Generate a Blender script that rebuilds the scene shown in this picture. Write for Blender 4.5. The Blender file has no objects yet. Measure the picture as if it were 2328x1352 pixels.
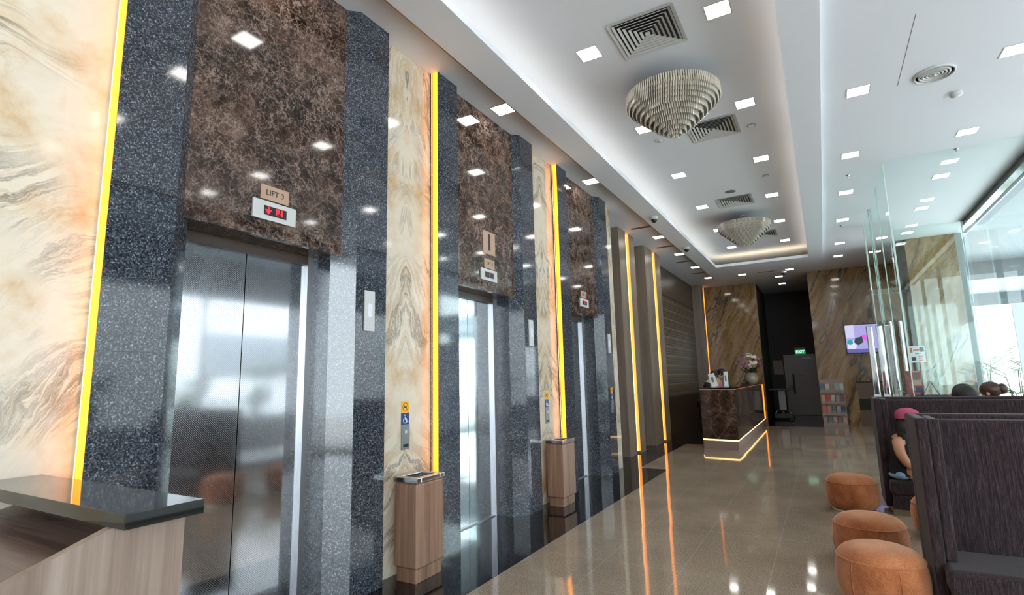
import bpy, bmesh, math, random
from mathutils import Vector, Matrix
random.seed(7)
D = bpy.data
sc = bpy.context.scene
COL = sc.collection
PI = math.pi

# ------------------------------------------------------------------ camera, world, exposure
W, H = 2328, 1352
FPX, YAW, PITCH, ROLL = 1213.6, 0.5211, 0.1541, -0.0243
CAMZ = 1.45
cy, sy, cp, sp = math.cos(YAW), math.sin(YAW), math.cos(PITCH), math.sin(PITCH)
fwd = Vector((-sy * cp, cy * cp, sp))
r0 = Vector((cy, sy, 0)); u0 = r0.cross(fwd)
rr = r0 * math.cos(ROLL) + u0 * math.sin(ROLL)
uu = -r0 * math.sin(ROLL) + u0 * math.cos(ROLL)
cam = D.cameras.new('camera'); camo = D.objects.new('camera', cam); COL.objects.link(camo)
cam.sensor_width = 36; cam.lens = FPX * 36 / W; cam.clip_start = 0.05; cam.clip_end = 200
camo.matrix_world = Matrix(((rr.x, uu.x, -fwd.x, 0), (rr.y, uu.y, -fwd.y, 0), (rr.z, uu.z, -fwd.z, CAMZ), (0, 0, 0, 1)))
sc.camera = camo

sc.view_settings.view_transform = 'Standard'
sc.view_settings.look = 'None'
sc.view_settings.gamma = 1
sc.view_settings.exposure = 1.02
sc.cycles.use_denoising = True
sc.cycles.max_bounces = 8
sc.cycles.diffuse_bounces = 4
sc.cycles.glossy_bounces = 4
sc.cycles.transmission_bounces = 4
sc.cycles.transparent_max_bounces = 12
sc.cycles.sample_clamp_indirect = 20
sc.cycles.caustics_reflective = False
sc.cycles.caustics_refractive = False

WORLD_STRENGTH = 6.8
DOWN = 12.0          # downlight panels
LEDY = 1.4           # yellow strips in the lift wall
LEDO = 1.1           # orange strips in the timber columns
COVE = 3.2
world = D.worlds.new('sky'); sc.world = world; world.use_nodes = True
bg = world.node_tree.nodes['Background']
bg.inputs[0].default_value = (0.84, 0.92, 1.0, 1); bg.inputs[1].default_value = WORLD_STRENGTH

def portal(loc, rot, sx, sy_):
    l = D.lights.new('daylight_portal', 'AREA'); l.shape = 'RECTANGLE'; l.size = sx; l.size_y = sy_
    l.energy = 1; l.cycles.is_portal = True
    o = D.objects.new('daylight_portal', l); COL.objects.link(o); o.location = loc; o.rotation_euler = rot
portal((3.0, 4.7, 2.2), (0, PI / 2, 0), 4.3, 19.5)      # the glazed street front
sun = D.lights.new('sun', 'SUN'); sun.energy = 6.0; sun.angle = 0.03; sun.color = (1, .96, .9)
suno = D.objects.new('sun', sun); COL.objects.link(suno); suno.rotation_euler = (math.radians(38), math.radians(14), 0)

# ------------------------------------------------------------------ helpers
class MB:
    def __init__(s): s.v = []; s.f = []; s.sm = []
    def add(s, vs, fs, smooth=False):
        b = len(s.v); s.v += [tuple(v) for v in vs]
        for f in fs: s.f.append([b + i for i in f]); s.sm.append(smooth)
        return s
    def box(s, x0, x1, y0, y1, z0, z1):
        vs = [(x, y, z) for z in (z0, z1) for y in (y0, y1) for x in (x0, x1)]
        return s.add(vs, [(0, 2, 3, 1), (4, 5, 7, 6), (0, 1, 5, 4), (2, 6, 7, 3), (0, 4, 6, 2), (1, 3, 7, 5)])
    def obox(s, c, ax, ay, az):           # box from centre and three half-axis vectors
        c = Vector(c); ax = Vector(ax); ay = Vector(ay); az = Vector(az)
        vs = [c + i * ax + j * ay + k * az for k in (-1, 1) for j in (-1, 1) for i in (-1, 1)]
        return s.add(vs, [(0, 2, 3, 1), (4, 5, 7, 6), (0, 1, 5, 4), (2, 6, 7, 3), (0, 4, 6, 2), (1, 3, 7, 5)])
    def prism(s, pts, z0, z1):            # plan polygon, extruded upwards
        n = len(pts)
        a = sum(pts[i][0] * pts[(i + 1) % n][1] - pts[(i + 1) % n][0] * pts[i][1] for i in range(n))
        if a < 0: pts = pts[::-1]
        vs = [(x, y, z0) for x, y in pts] + [(x, y, z1) for x, y in pts]
        fs = [tuple(range(n))[::-1], tuple(range(n, 2 * n))] + [(i, (i + 1) % n, n + (i + 1) % n, n + i) for i in range(n)]
        return s.add(vs, fs)
    def extr(s, pts, axis, a0, a1):       # polygon in the two other axes, extruded along axis
        n = len(pts)
        def mk(p, a):
            if axis == 'x': return (a, p[0], p[1])
            if axis == 'y': return (p[0], a, p[1])
            return (p[0], p[1], a)
        vs = [mk(p, a0) for p in pts] + [mk(p, a1) for p in pts]
        fs = [tuple(range(n))[::-1], tuple(range(n, 2 * n))] + [(i, (i + 1) % n, n + (i + 1) % n, n + i) for i in range(n)]
        return s.add(vs, fs)
    def lathe(s, prof, c=(0, 0, 0), n=32, sx=1, sy=1):
        cx, cy_, cz = c; vs = []; fs = []
        for r, z in prof:
            for k in range(n):
                a = 2 * PI * k / n; vs.append((cx + r * sx * math.cos(a), cy_ + r * sy * math.sin(a), cz + z))
        for i in range(len(prof) - 1):
            for k in range(n):
                a = i * n + k; b = i * n + (k + 1) % n
                fs.append((a, b, b + n, a + n))
        s.add(vs, fs, True)
        if prof[0][0] > 1e-4: s.add([vs[k] for k in range(n)], [tuple(range(n))[::-1]])
        if prof[-1][0] > 1e-4: s.add([vs[-n + k] for k in range(n)], [tuple(range(n))])
        return s
    def tube(s, pts, r, n=8, r2=None):
        pts = [Vector(p) for p in pts]; vs = []; fs = []
        m = len(pts); r2 = r if r2 is None else r2
        for i, p in enumerate(pts):
            t = (pts[min(i + 1, m - 1)] - pts[max(i - 1, 0)]).normalized()
            a = t.cross(Vector((0, 0, 1)))
            if a.length < .05: a = t.cross(Vector((1, 0, 0)))
            a.normalize(); b = t.cross(a)
            ri = r + (r2 - r) * i / max(1, m - 1)
            for k in range(n):
                an = 2 * PI * k / n; vs.append(p + (a * math.cos(an) + b * math.sin(an)) * ri)
        for i in range(m - 1):
            for k in range(n):
                fs.append((i * n + k, i * n + (k + 1) % n, (i + 1) * n + (k + 1) % n, (i + 1) * n + k))
        fs.append(tuple(range(n))[::-1]); fs.append(tuple(range((m - 1) * n, m * n)))
        return s.add(vs, fs, True)
    def ell(s, c, rx, ry, rz, n=20, m=12, jit=0.0):
        c = Vector(c); vs = []; fs = []
        for i in range(m + 1):
            th = PI * i / m
            for k in range(n):
                ph = 2 * PI * k / n; q = 1 + (random.random() - .5) * jit
                vs.append(c + Vector((rx * math.sin(th) * math.cos(ph), ry * math.sin(th) * math.sin(ph), -rz * math.cos(th))) * q)
        for i in range(m):
            for k in range(n):
                fs.append((i * n + k, i * n + (k + 1) % n, (i + 1) * n + (k + 1) % n, (i + 1) * n + k))
        return s.add(vs, fs, True)
    def loft(s, rings, n=24):
        vs = []; fs = []
        for x, y, z, rx, ry in rings:
            for k in range(n):
                a = 2 * PI * k / n; vs.append((x + rx * math.cos(a), y + ry * math.sin(a), z))
        for i in range(len(rings) - 1):
            for k in range(n): fs.append((i * n + k, i * n + (k + 1) % n, (i + 1) * n + (k + 1) % n, (i + 1) * n + k))
        fs.append(tuple(range(n))[::-1]); fs.append(tuple(range((len(rings) - 1) * n, len(rings) * n)))
        return s.add(vs, fs, True)
    def build(s, name, m, parent=None, loc=None, bevel=0, seg=2, origin=None):
        me = D.meshes.new(name)
        vs = s.v
        if origin is not None: vs = [(x - origin[0], y - origin[1], z - origin[2]) for x, y, z in vs]
        me.from_pydata(vs, [], s.f); me.update()
        me.polygons.foreach_set('use_smooth', s.sm)
        me.materials.append(m)
        o = D.objects.new(name, me); COL.objects.link(o)
        if origin is not None: o.location = origin
        if loc is not None: o.location = loc
        if parent is not None: o.parent = parent
        if bevel:
            b = o.modifiers.new('bevel', 'BEVEL'); b.width = bevel; b.segments = seg; b.limit_method = 'ANGLE'; b.angle_limit = .6
            me.polygons.foreach_set('use_smooth', [True] * len(me.polygons))
            o.modifiers.new('wn', 'WEIGHTED_NORMAL')
        return o

def tag(o, label=None, cat=None, group=None, kind=None):
    if label: o['label'] = label
    if cat: o['category'] = cat
    if group: o['group'] = group
    if kind: o['kind'] = kind
    return o
def thing(name, label, cat, loc=(0, 0, 0), rz=0, group=None, kind=None):
    o = D.objects.new(name, None); COL.objects.link(o); o.location = loc; o.rotation_euler = (0, 0, rz); o.empty_display_size = .1
    return tag(o, label, cat, group, kind)
def struct(name, mb, m, label=None, cat=None, group=None, **k):
    return tag(mb.build(name, m, **k), label, cat, group, 'structure')
def copy_tree(o, parent=None):
    c = o.copy(); COL.objects.link(c); c.parent = parent
    for ch in list(o.children): copy_tree(ch, c)
    return c
def text(name, s, size, m, parent, loc, rot, ext=.002, bold=0.0):
    cu = D.curves.new(name, 'FONT'); cu.body = s; cu.size = size; cu.extrude = ext; cu.offset = bold
    cu.align_x = 'CENTER'; cu.align_y = 'CENTER'; cu.materials.append(m)
    tmp = D.objects.new('tmp', cu); COL.objects.link(tmp)
    me = D.meshes.new_from_object(tmp.evaluated_get(bpy.context.evaluated_depsgraph_get()))
    COL.objects.unlink(tmp); D.objects.remove(tmp)
    me.name = name
    o = D.objects.new(name, me); COL.objects.link(o); o.location = loc; o.rotation_euler = rot; o.parent = parent
    return o
TOX = (PI / 2, 0, PI / 2)      # lettering that faces +x
TOY = (PI / 2, 0, 0)           # lettering that faces -y
ORD = ['first', 'second', 'third', 'fourth', 'fifth', 'sixth', 'seventh', 'eighth', 'ninth', 'tenth']

# ------------------------------------------------------------------ materials
def newmat(name):
    m = D.materials.new(name); m.use_nodes = True
    nt = m.node_tree; p = nt.nodes['Principled BSDF']
    return m, nt, p
def node(nt, t, **k):
    n = nt.nodes.new(t)
    for a, b in k.items():
        if a.startswith('i_'): n.inputs[a[2:]].default_value = b
        else: setattr(n, a, b)
    return n
def flat(name, c, rough=.6, metal=0, spec=.5, emis=None, es=0, sheen=0, coat=0):
    m, nt, p = newmat(name)
    p.inputs['Base Color'].default_value = (*c, 1); p.inputs['Roughness'].default_value = rough; p.inputs['Metallic'].default_value = metal
    p.inputs['Specular IOR Level'].default_value = spec
    if sheen: p.inputs['Sheen Weight'].default_value = sheen
    if coat: p.inputs['Coat Weight'].default_value = coat; p.inputs['Coat Roughness'].default_value = .05
    if emis: p.inputs['Emission Color'].default_value = (*emis, 1); p.inputs['Emission Strength'].default_value = es
    return m
def ramp(nt, stops, inp=None, interp='LINEAR'):
    r = nt.nodes.new('ShaderNodeValToRGB'); e = r.color_ramp.elements; r.color_ramp.interpolation = interp
    while len(e) < len(stops): e.new(.5)
    for i, (p, c) in enumerate(stops): e[i].position = p; e[i].color = (*c, 1) if len(c) == 3 else c
    if inp is not None: nt.links.new(inp, r.inputs[0])
    return r
def coords(nt, scale=(1, 1, 1), rot=(0, 0, 0), loc=(0, 0, 0)):
    tc = nt.nodes.new('ShaderNodeTexCoord'); mp = nt.nodes.new('ShaderNodeMapping')
    mp.inputs['Scale'].default_value = scale; mp.inputs['Rotation'].default_value = rot; mp.inputs['Location'].default_value = loc
    nt.links.new(tc.outputs['Object'], mp.inputs[0]); return mp.outputs[0]
def noise(nt, v, scale, detail=4, rough=.55, dist=0):
    n = nt.nodes.new('ShaderNodeTexNoise'); n.inputs['Scale'].default_value = scale; n.inputs['Detail'].default_value = detail
    n.inputs['Roughness'].default_value = rough; n.inputs['Distortion'].default_value = dist; nt.links.new(v, n.inputs['Vector']); return n
def mix(nt, a, b, fac, mode='MIX'):
    n = nt.nodes.new('ShaderNodeMix'); n.data_type = 'RGBA'; n.blend_type = mode
    for s, x in ((n.inputs[0], fac), (n.inputs[6], a), (n.inputs[7], b)):
        if isinstance(x, (int, float)): s.default_value = x
        elif isinstance(x, tuple): s.default_value = (*x, 1)
        else: nt.links.new(x, s)
    return n.outputs[2]
def math_(nt, op, a, b=None, c=None):
    n = nt.nodes.new('ShaderNodeMath'); n.operation = op
    for i, x in enumerate((a, b, c)):
        if x is None: continue
        if isinstance(x, (int, float)): n.inputs[i].default_value = x
        else: nt.links.new(x, n.inputs[i])
    return n.outputs[0]
def warp(nt, v, scale, amt, detail=3):
    n = noise(nt, v, scale, detail)
    s = nt.nodes.new('ShaderNodeVectorMath'); s.operation = 'SUBTRACT'; nt.links.new(n.outputs['Color'], s.inputs[0]); s.inputs[1].default_value = (.5, .5, .5)
    m = nt.nodes.new('ShaderNodeVectorMath'); m.operation = 'SCALE'; nt.links.new(s.outputs[0], m.inputs[0]); m.inputs['Scale'].default_value = amt
    a = nt.nodes.new('ShaderNodeVectorMath'); a.operation = 'ADD'; nt.links.new(v, a.inputs[0]); nt.links.new(m.outputs[0], a.inputs[1])
    return a.outputs[0]

def granite_mat():
    m, nt, p = newmat('blue_pearl_granite')
    v = coords(nt)
    vo = nt.nodes.new('ShaderNodeTexVoronoi'); vo.inputs['Scale'].default_value = 150; nt.links.new(v, vo.inputs['Vector'])
    sep = nt.nodes.new('ShaderNodeSeparateColor'); nt.links.new(vo.outputs['Color'], sep.inputs[0])
    base = ramp(nt, [(0, (.016, .019, .026)), (.40, (.036, .043, .056)), (.68, (.080, .094, .118)), (.90, (.14, .16, .195)), (1, (.27, .30, .36))], sep.outputs[0])
    v2 = nt.nodes.new('ShaderNodeTexVoronoi'); v2.inputs['Scale'].default_value = 260; nt.links.new(v, v2.inputs['Vector'])
    s2 = nt.nodes.new('ShaderNodeSeparateColor'); nt.links.new(v2.outputs['Color'], s2.inputs[0])
    b2 = ramp(nt, [(0, (.4, .4, .4)), (.6, (1, 1, 1)), (.95, (1.3, 1.3, 1.3)), (1, (1.9, 1.9, 2.0))], s2.outputs[1])
    c = mix(nt, base.outputs[0], b2.outputs[0], 1.0, 'MULTIPLY')
    # slab joints every 1.2 m in height
    sx = nt.nodes.new('ShaderNodeSeparateXYZ'); nt.links.new(v, sx.inputs[0])
    fr = math_(nt, 'FRACT', math_(nt, 'DIVIDE', math_(nt, 'ADD', sx.outputs[2], .03), .83))
    j = math_(nt, 'LESS_THAN', fr, .005)
    c = mix(nt, c, (.004, .004, .006), j)
    nt.links.new(c, p.inputs['Base Color'])
    p.inputs['Roughness'].default_value = .07; p.inputs['Specular IOR Level'].default_value = .65
    return m
def emperador_mat(name='brown_marble', k=1.0, veinc=(.42, .31, .26), scs=((5.5, .016, .55), (13, .022, .6), (30, .035, .6)), cell=6.0):
    m, nt, p = newmat(name)
    v = coords(nt)
    w = warp(nt, v, 6, .12, 5)
    n1 = noise(nt, w, 4.5, 9, .72)
    base = ramp(nt, [(.34, (.008 * k, .005 * k, .004 * k)), (.50, (.040 * k, .021 * k, .014 * k)), (.62, (.105 * k, .062 * k, .045 * k)), (.76, (.20 * k, .135 * k, .11 * k))], n1.outputs[0])
    c = base.outputs[0]
    for sc_, wd, am in scs:
        n2 = noise(nt, warp(nt, v, sc_ * 1.5, .5 / sc_, 4), sc_, 3, .6)
        d = math_(nt, 'ABSOLUTE', math_(nt, 'SUBTRACT', n2.outputs[0], .5))
        r = ramp(nt, [(0, (1, 1, 1)), (wd * .5, (.5, .5, .5)), (wd, (0, 0, 0))], d)
        msk = noise(nt, v, sc_ * .3, 4, .6)
        mr = ramp(nt, [(.40, (.1, .1, .1)), (.58, (1, 1, 1))], msk.outputs[0])
        c = mix(nt, c, veinc, math_(nt, 'MULTIPLY', math_(nt, 'MULTIPLY', r.outputs[0], mr.outputs[0]), am))
    vo = nt.nodes.new('ShaderNodeTexVoronoi'); vo.feature = 'DISTANCE_TO_EDGE'; vo.inputs['Scale'].default_value = cell
    nt.links.new(warp(nt, v, cell, .14, 5), vo.inputs['Vector'])
    r = ramp(nt, [(0, (1, 1, 1)), (.03, (0, 0, 0))], vo.outputs['Distance'])
    c = mix(nt, c, veinc, math_(nt, 'MULTIPLY', r.outputs[0], .22))
    nt.links.new(c, p.inputs['Base Color'])
    p.inputs['Roughness'].default_value = .06; p.inputs['Specular IOR Level'].default_value = .5
    return m
def cream_mat(name, mirror=True, seed=0.0, swirl=1.0, k=.98):
    m, nt, p = newmat(name)
    tc = nt.nodes.new('ShaderNodeTexCoord'); sx = nt.nodes.new('ShaderNodeSeparateXYZ'); nt.links.new(tc.outputs['Object'], sx.inputs[0])
    y = math_(nt, 'ABSOLUTE', sx.outputs[1]) if mirror else sx.outputs[1]; z = sx.outputs[2]
    cb = nt.nodes.new('ShaderNodeCombineXYZ'); cb.inputs[0].default_value = seed; nt.links.new(y, cb.inputs[1]); nt.links.new(z, cb.inputs[2])
    v = cb.outputs[0]
    w = warp(nt, v, .75, 1.1 * swirl, 2); w = warp(nt, w, 4.5, .10, 4)
    sw = nt.nodes.new('ShaderNodeSeparateXYZ'); nt.links.new(w, sw.inputs[0])
    a, b = ((.55, -.83), (.83, .55)) if mirror else ((.80, .60), (-.60, .80))
    def lin(c): return math_(nt, 'ADD', math_(nt, 'MULTIPLY', sw.outputs[1], c[0]), math_(nt, 'MULTIPLY', sw.outputs[2], c[1]))
    cc = nt.nodes.new('ShaderNodeCombineXYZ'); nt.links.new(math_(nt, 'MULTIPLY', lin(a), .34), cc.inputs[0]); nt.links.new(math_(nt, 'MULTIPLY', lin(b), 2.6), cc.inputs[1]); cc.inputs[2].default_value = seed
    nq = noise(nt, cc.outputs[0], 1.5, 9, .66)
    fine = noise(nt, cc.outputs[0], 6.5, 8, .7)
    n0 = noise(nt, v, 3.0, 7, .62); big = noise(nt, v, 1.25, 3, .5); sp = noise(nt, v, 60, 3, .8)
    base = ramp(nt, [(.28, (.60, .40, .21)), (.40, (.70, .58, .43)), (.52, (.76, .69, .58)), (.7, (.70, .65, .56))], n0.outputs[0])
    msk = ramp(nt, [(.40, (0, 0, 0)), (.54, (1, 1, 1))] if mirror else [(.47, (.06, .06, .06)), (.60, (1, 1, 1))], big.outputs[0])
    warmv = ramp(nt, [(.36, (0, 0, 0)), (.44, (1, 1, 1)), (.50, (0, 0, 0))], fine.outputs[0])
    c = mix(nt, base.outputs[0], (.46, .29, .12), math_(nt, 'MULTIPLY', math_(nt, 'MULTIPLY', warmv.outputs[0], msk.outputs[0]), .5))
    vein = ramp(nt, [(.44, (0, 0, 0)), (.462, (1, 1, 1)), (.47, (.25, .25, .25)), (.485, (.8, .8, .8)), (.50, (0, 0, 0))], nq.outputs[0])
    c = mix(nt, c, (.12, .11, .095), math_(nt, 'MULTIPLY', math_(nt, 'MULTIPLY', vein.outputs[0], msk.outputs[0]), .85))
    fv = ramp(nt, [(.485, (0, 0, 0)), (.5, (1, 1, 1)), (.515, (0, 0, 0))], fine.outputs[0])
    c = mix(nt, c, (.30, .25, .19), math_(nt, 'MULTIPLY', math_(nt, 'MULTIPLY', fv.outputs[0], msk.outputs[0]), .55))
    spk = ramp(nt, [(.24, (1, 1, 1)), (.30, (0, 0, 0))], sp.outputs[0])
    c = mix(nt, c, (.30, .20, .10), math_(nt, 'MULTIPLY', spk.outputs[0], .6))
    c = mix(nt, c, (k, k * .985, k * .95), 1.0, 'MULTIPLY')
    nt.links.new(c, p.inputs['Base Color'])
    p.inputs['Roughness'].default_value = .09; p.inputs['Specular IOR Level'].default_value = .32
    return m
def golden_mat():
    m, nt, p = newmat('golden_marble')
    v = coords(nt, rot=(0, math.radians(-24), 0))
    vs = nt.nodes.new('ShaderNodeMapping'); vs.inputs['Scale'].default_value = (4.2, 4.2, .60); nt.links.new(warp(nt, v, 1.1, .35, 4), vs.inputs[0])
    n1 = noise(nt, vs.outputs[0], 1.6, 9, .7)
    base = ramp(nt, [(.28, (.10, .055, .022)), (.42, (.27, .15, .06)), (.56, (.40, .25, .12)), (.72, (.50, .37, .24))], n1.outputs[0])
    n2 = noise(nt, vs.outputs[0], .40, 5, .5)
    vein = ramp(nt, [(.458, (0, 0, 0)), (.468, (1, 1, 1)), (.476, (1, 1, 1)), (.486, (0, 0, 0))], n2.outputs[0])
    n3 = noise(nt, vs.outputs[0], 5, 6, .7)
    th = ramp(nt, [(.47, (0, 0, 0)), (.5, (1, 1, 1)), (.53, (0, 0, 0))], n3.outputs[0])
    c = mix(nt, base.outputs[0], (.07, .045, .03), math_(nt, 'MULTIPLY', th.outputs[0], .5))
    c = mix(nt, c, (.055, .065, .075), math_(nt, 'MULTIPLY', vein.outputs[0], .9))
    nt.links.new(c, p.inputs['Base Color'])
    p.inputs['Roughness'].default_value = .08; p.inputs['Specular IOR Level'].default_value = .6
    return m
def tile_mat(name, dark):
    m, nt, p = newmat(name)
    v = coords(nt)
    n1 = noise(nt, v, 95, 3, .8); n2 = noise(nt, v, 1.3, 4, .6)
    if dark:
        base = ramp(nt, [(.3, (.003, .003, .004)), (.7, (.012, .012, .014))], n1.outputs[0]); g = (.03, .03, .032)
    else:
        base = ramp(nt, [(.3, (.12, .09, .065)), (.44, (.34, .27, .20)), (.58, (.50, .41, .32)), (.75, (.66, .57, .47))], n1.outputs[0]); g = (.60, .52, .43)
    c = base.outputs[0]
    if not dark:
        r2 = ramp(nt, [(.3, (.82, .8, .78)), (.7, (1.1, 1.08, 1.05))], n2.outputs[0]); c = mix(nt, c, r2.outputs[0], 1.0, 'MULTIPLY')
    sx = nt.nodes.new('ShaderNodeSeparateXYZ'); nt.links.new(v, sx.inputs[0])
    js = []
    tl = []
    for o_, off in ((sx.outputs[0], .48), (sx.outputs[1], -.12)):
        q = math_(nt, 'DIVIDE', math_(nt, 'ADD', o_, off + 6), .6)
        js.append(math_(nt, 'LESS_THAN', math_(nt, 'FRACT', q), .008)); tl.append(math_(nt, 'FLOOR', q))
    j = math_(nt, 'MAXIMUM', js[0], js[1])
    c = mix(nt, c, g, math_(nt, 'MULTIPLY', j, .6))
    nt.links.new(c, p.inputs['Base Color'])
    # each tile lies a hair out of level: the reflections break at the joints
    cb = nt.nodes.new('ShaderNodeCombineXYZ'); nt.links.new(tl[0], cb.inputs[0]); nt.links.new(tl[1], cb.inputs[1])
    wn = nt.nodes.new('ShaderNodeTexWhiteNoise'); wn.noise_dimensions = '3D'; nt.links.new(cb.outputs[0], wn.inputs['Vector'])
    s = nt.nodes.new('ShaderNodeVectorMath'); s.operation = 'SUBTRACT'; nt.links.new(wn.outputs['Color'], s.inputs[0]); s.inputs[1].default_value = (.5, .5, .5)
    k = nt.nodes.new('ShaderNodeVectorMath'); k.operation = 'MULTIPLY'; nt.links.new(s.outputs[0], k.inputs[0]); k.inputs[1].default_value = (.006, .006, 0)
    geo = nt.nodes.new('ShaderNodeNewGeometry')
    a = nt.nodes.new('ShaderNodeVectorMath'); a.operation = 'ADD'; nt.links.new(geo.outputs['Normal'], a.inputs[0]); nt.links.new(k.outputs[0], a.inputs[1])
    nn = nt.nodes.new('ShaderNodeVectorMath'); nn.operation = 'NORMALIZE'; nt.links.new(a.outputs[0], nn.inputs[0])
    nt.links.new(nn.outputs[0], p.inputs['Normal'])
    p.inputs['Roughness'].default_value = .045 if dark else .06; p.inputs['Specular IOR Level'].default_value = 1.0 if not dark else .7
    return m
def wood_mat(name, c1, c2, c3, rough=.35, axis='z', sc_=26):
    m, nt, p = newmat(name)
    s = {'z': (1, 1, .03), 'x': (.03, 1, 1), 'y': (1, .03, 1)}[axis]
    v = coords(nt, scale=s)
    n1 = noise(nt, v, sc_, 5, .7); n2 = noise(nt, v, sc_ * .28, 3, .5)
    a = math_(nt, 'ADD', math_(nt, 'MULTIPLY', n1.outputs[0], .55), math_(nt, 'MULTIPLY', n2.outputs[0], .45))
    r = ramp(nt, [(.36, c1), (.5, c2), (.64, c3)], a)
    nt.links.new(r.outputs[0], p.inputs['Base Color']); p.inputs['Roughness'].default_value = rough
    return m
def fabric_mat():
    m, nt, p = newmat('dark_woven_fabric')
    v = coords(nt, scale=(1, 1, .045)); n1 = noise(nt, v, 190, 3, .8)
    v2 = coords(nt); n2 = noise(nt, v2, 260, 2, .8)
    a = math_(nt, 'ADD', math_(nt, 'MULTIPLY', n1.outputs[0], .7), math_(nt, 'MULTIPLY', n2.outputs[0], .3))
    r = ramp(nt, [(.38, (.012, .008, .009)), (.52, (.036, .023, .026)), (.68, (.105, .075, .078))], a)
    nt.links.new(r.outputs[0], p.inputs['Base Color']); p.inputs['Roughness'].default_value = .95
    p.inputs['Sheen Weight'].default_value = .12; p.inputs['Sheen Roughness'].default_value = .5; p.inputs['Specular IOR Level'].default_value = .2
    return m
def velvet_mat():
    m, nt, p = newmat('rust_velvet')
    v = coords(nt); n1 = noise(nt, v, 6, 4, .6); n2 = noise(nt, v, 150, 3, .8)
    a = math_(nt, 'ADD', math_(nt, 'MULTIPLY', n1.outputs[0], .5), math_(nt, 'MULTIPLY', n2.outputs[0], .5))
    r = ramp(nt, [(.36, (.20, .055, .018)), (.5, (.40, .125, .042)), (.64, (.58, .23, .10))], a)
    nt.links.new(r.outputs[0], p.inputs['Base Color']); p.inputs['Roughness'].default_value = .85
    p.inputs['Sheen Weight'].default_value = .9; p.inputs['Sheen Tint'].default_value = (1, .62, .42, 1); p.inputs['Specular IOR Level'].default_value = .2
    return m
def etched_mat():
    m, nt, p = newmat('etched_stainless')
    tc = nt.nodes.new('ShaderNodeTexCoord'); sx = nt.nodes.new('ShaderNodeSeparateXYZ'); nt.links.new(tc.outputs['Object'], sx.inputs[0])
    a = math_(nt, 'ADD', sx.outputs[1], sx.outputs[2]); b = math_(nt, 'SUBTRACT', sx.outputs[1], sx.outputs[2])
    d = []
    for q in (a, b):
        f = math_(nt, 'SUBTRACT', math_(nt, 'FRACT', math_(nt, 'DIVIDE', math_(nt, 'ADD', q, 10), .0135)), .5)
        d.append(math_(nt, 'MULTIPLY', f, f))
    dd = math_(nt, 'LESS_THAN', math_(nt, 'ADD', d[0], d[1]), .09)
    c = mix(nt, (.52, .53, .55), (.44, .45, .47), dd); nt.links.new(c, p.inputs['Base Color'])
    p.inputs['Metallic'].default_value = 1
    nt.links.new(math_(nt, 'ADD', math_(nt, 'MULTIPLY', dd, .16), .08), p.inputs['Roughness'])
    return m
def lattice_mat():
    m, nt, p = newmat('patterned_bronze_screen')
    tc = nt.nodes.new('ShaderNodeTexCoord'); sx = nt.nodes.new('ShaderNodeSeparateXYZ'); nt.links.new(tc.outputs['Object'], sx.inputs[0])
    def fr(o, k, off=0): return math_(nt, 'FRACT', math_(nt, 'ADD', math_(nt, 'DIVIDE', o, k), off))
    zrow = math_(nt, 'FLOOR', math_(nt, 'DIVIDE', sx.outputs[2], .062))
    sh = math_(nt, 'MULTIPLY', math_(nt, 'MODULO', zrow, 2), .5)
    fy = math_(nt, 'SUBTRACT', math_(nt, 'FRACT', math_(nt, 'ADD', math_(nt, 'DIVIDE', sx.outputs[1], .10), sh)), .5)
    fz = math_(nt, 'SUBTRACT', fr(sx.outputs[2], .062), .5)
    e = math_(nt, 'ADD', math_(nt, 'MULTIPLY', math_(nt, 'MULTIPLY', fy, fy), 2.2), math_(nt, 'MULTIPLY', fz, fz))
    dot = math_(nt, 'LESS_THAN', e, .05)
    line = math_(nt, 'LESS_THAN', fr(sx.outputs[2], .248), .07)
    c = mix(nt, (.050, .036, .026), (.42, .35, .26), dot)
    c = mix(nt, c, (.34, .25, .10), line)
    nt.links.new(c, p.inputs['Base Color']); p.inputs['Roughness'].default_value = .3; p.inputs['Metallic'].default_value = .2
    return m
def glass_mat(name, tint, refl=1.45):
    m, nt, p = newmat(name); nt.nodes.remove(p)
    out = [n for n in nt.nodes if n.type == 'OUTPUT_MATERIAL'][0]
    tr = nt.nodes.new('ShaderNodeBsdfTransparent'); tr.inputs[0].default_value = (*tint, 1)
    gl = nt.nodes.new('ShaderNodeBsdfGlossy'); gl.inputs['Roughness'].default_value = 0.01; gl.inputs[0].default_value = (.9, 1, .97, 1)
    fr = nt.nodes.new('ShaderNodeFresnel')
    geo = nt.nodes.new('ShaderNodeNewGeometry')       # a pane is thin: both of its faces reflect alike
    nt.links.new(math_(nt, 'ADD', math_(nt, 'MULTIPLY', geo.outputs['Backfacing'], 1 / refl - refl), refl), fr.inputs[0])
    mx = nt.nodes.new('ShaderNodeMixShader'); nt.links.new(fr.outputs[0], mx.inputs[0]); nt.links.new(tr.outputs[0], mx.inputs[1]); nt.links.new(gl.outputs[0], mx.inputs[2])
    nt.links.new(mx.outputs[0], out.inputs[0]); return m
def crystal_mat():
    m, nt, p = newmat('cut_glass')
    p.inputs['Base Color'].default_value = (.66, .60, .50, 1); p.inputs['Roughness'].default_value = .2
    p.inputs['Transmission Weight'].default_value = .2; p.inputs['Specular IOR Level'].default_value = .8
    return m

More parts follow.
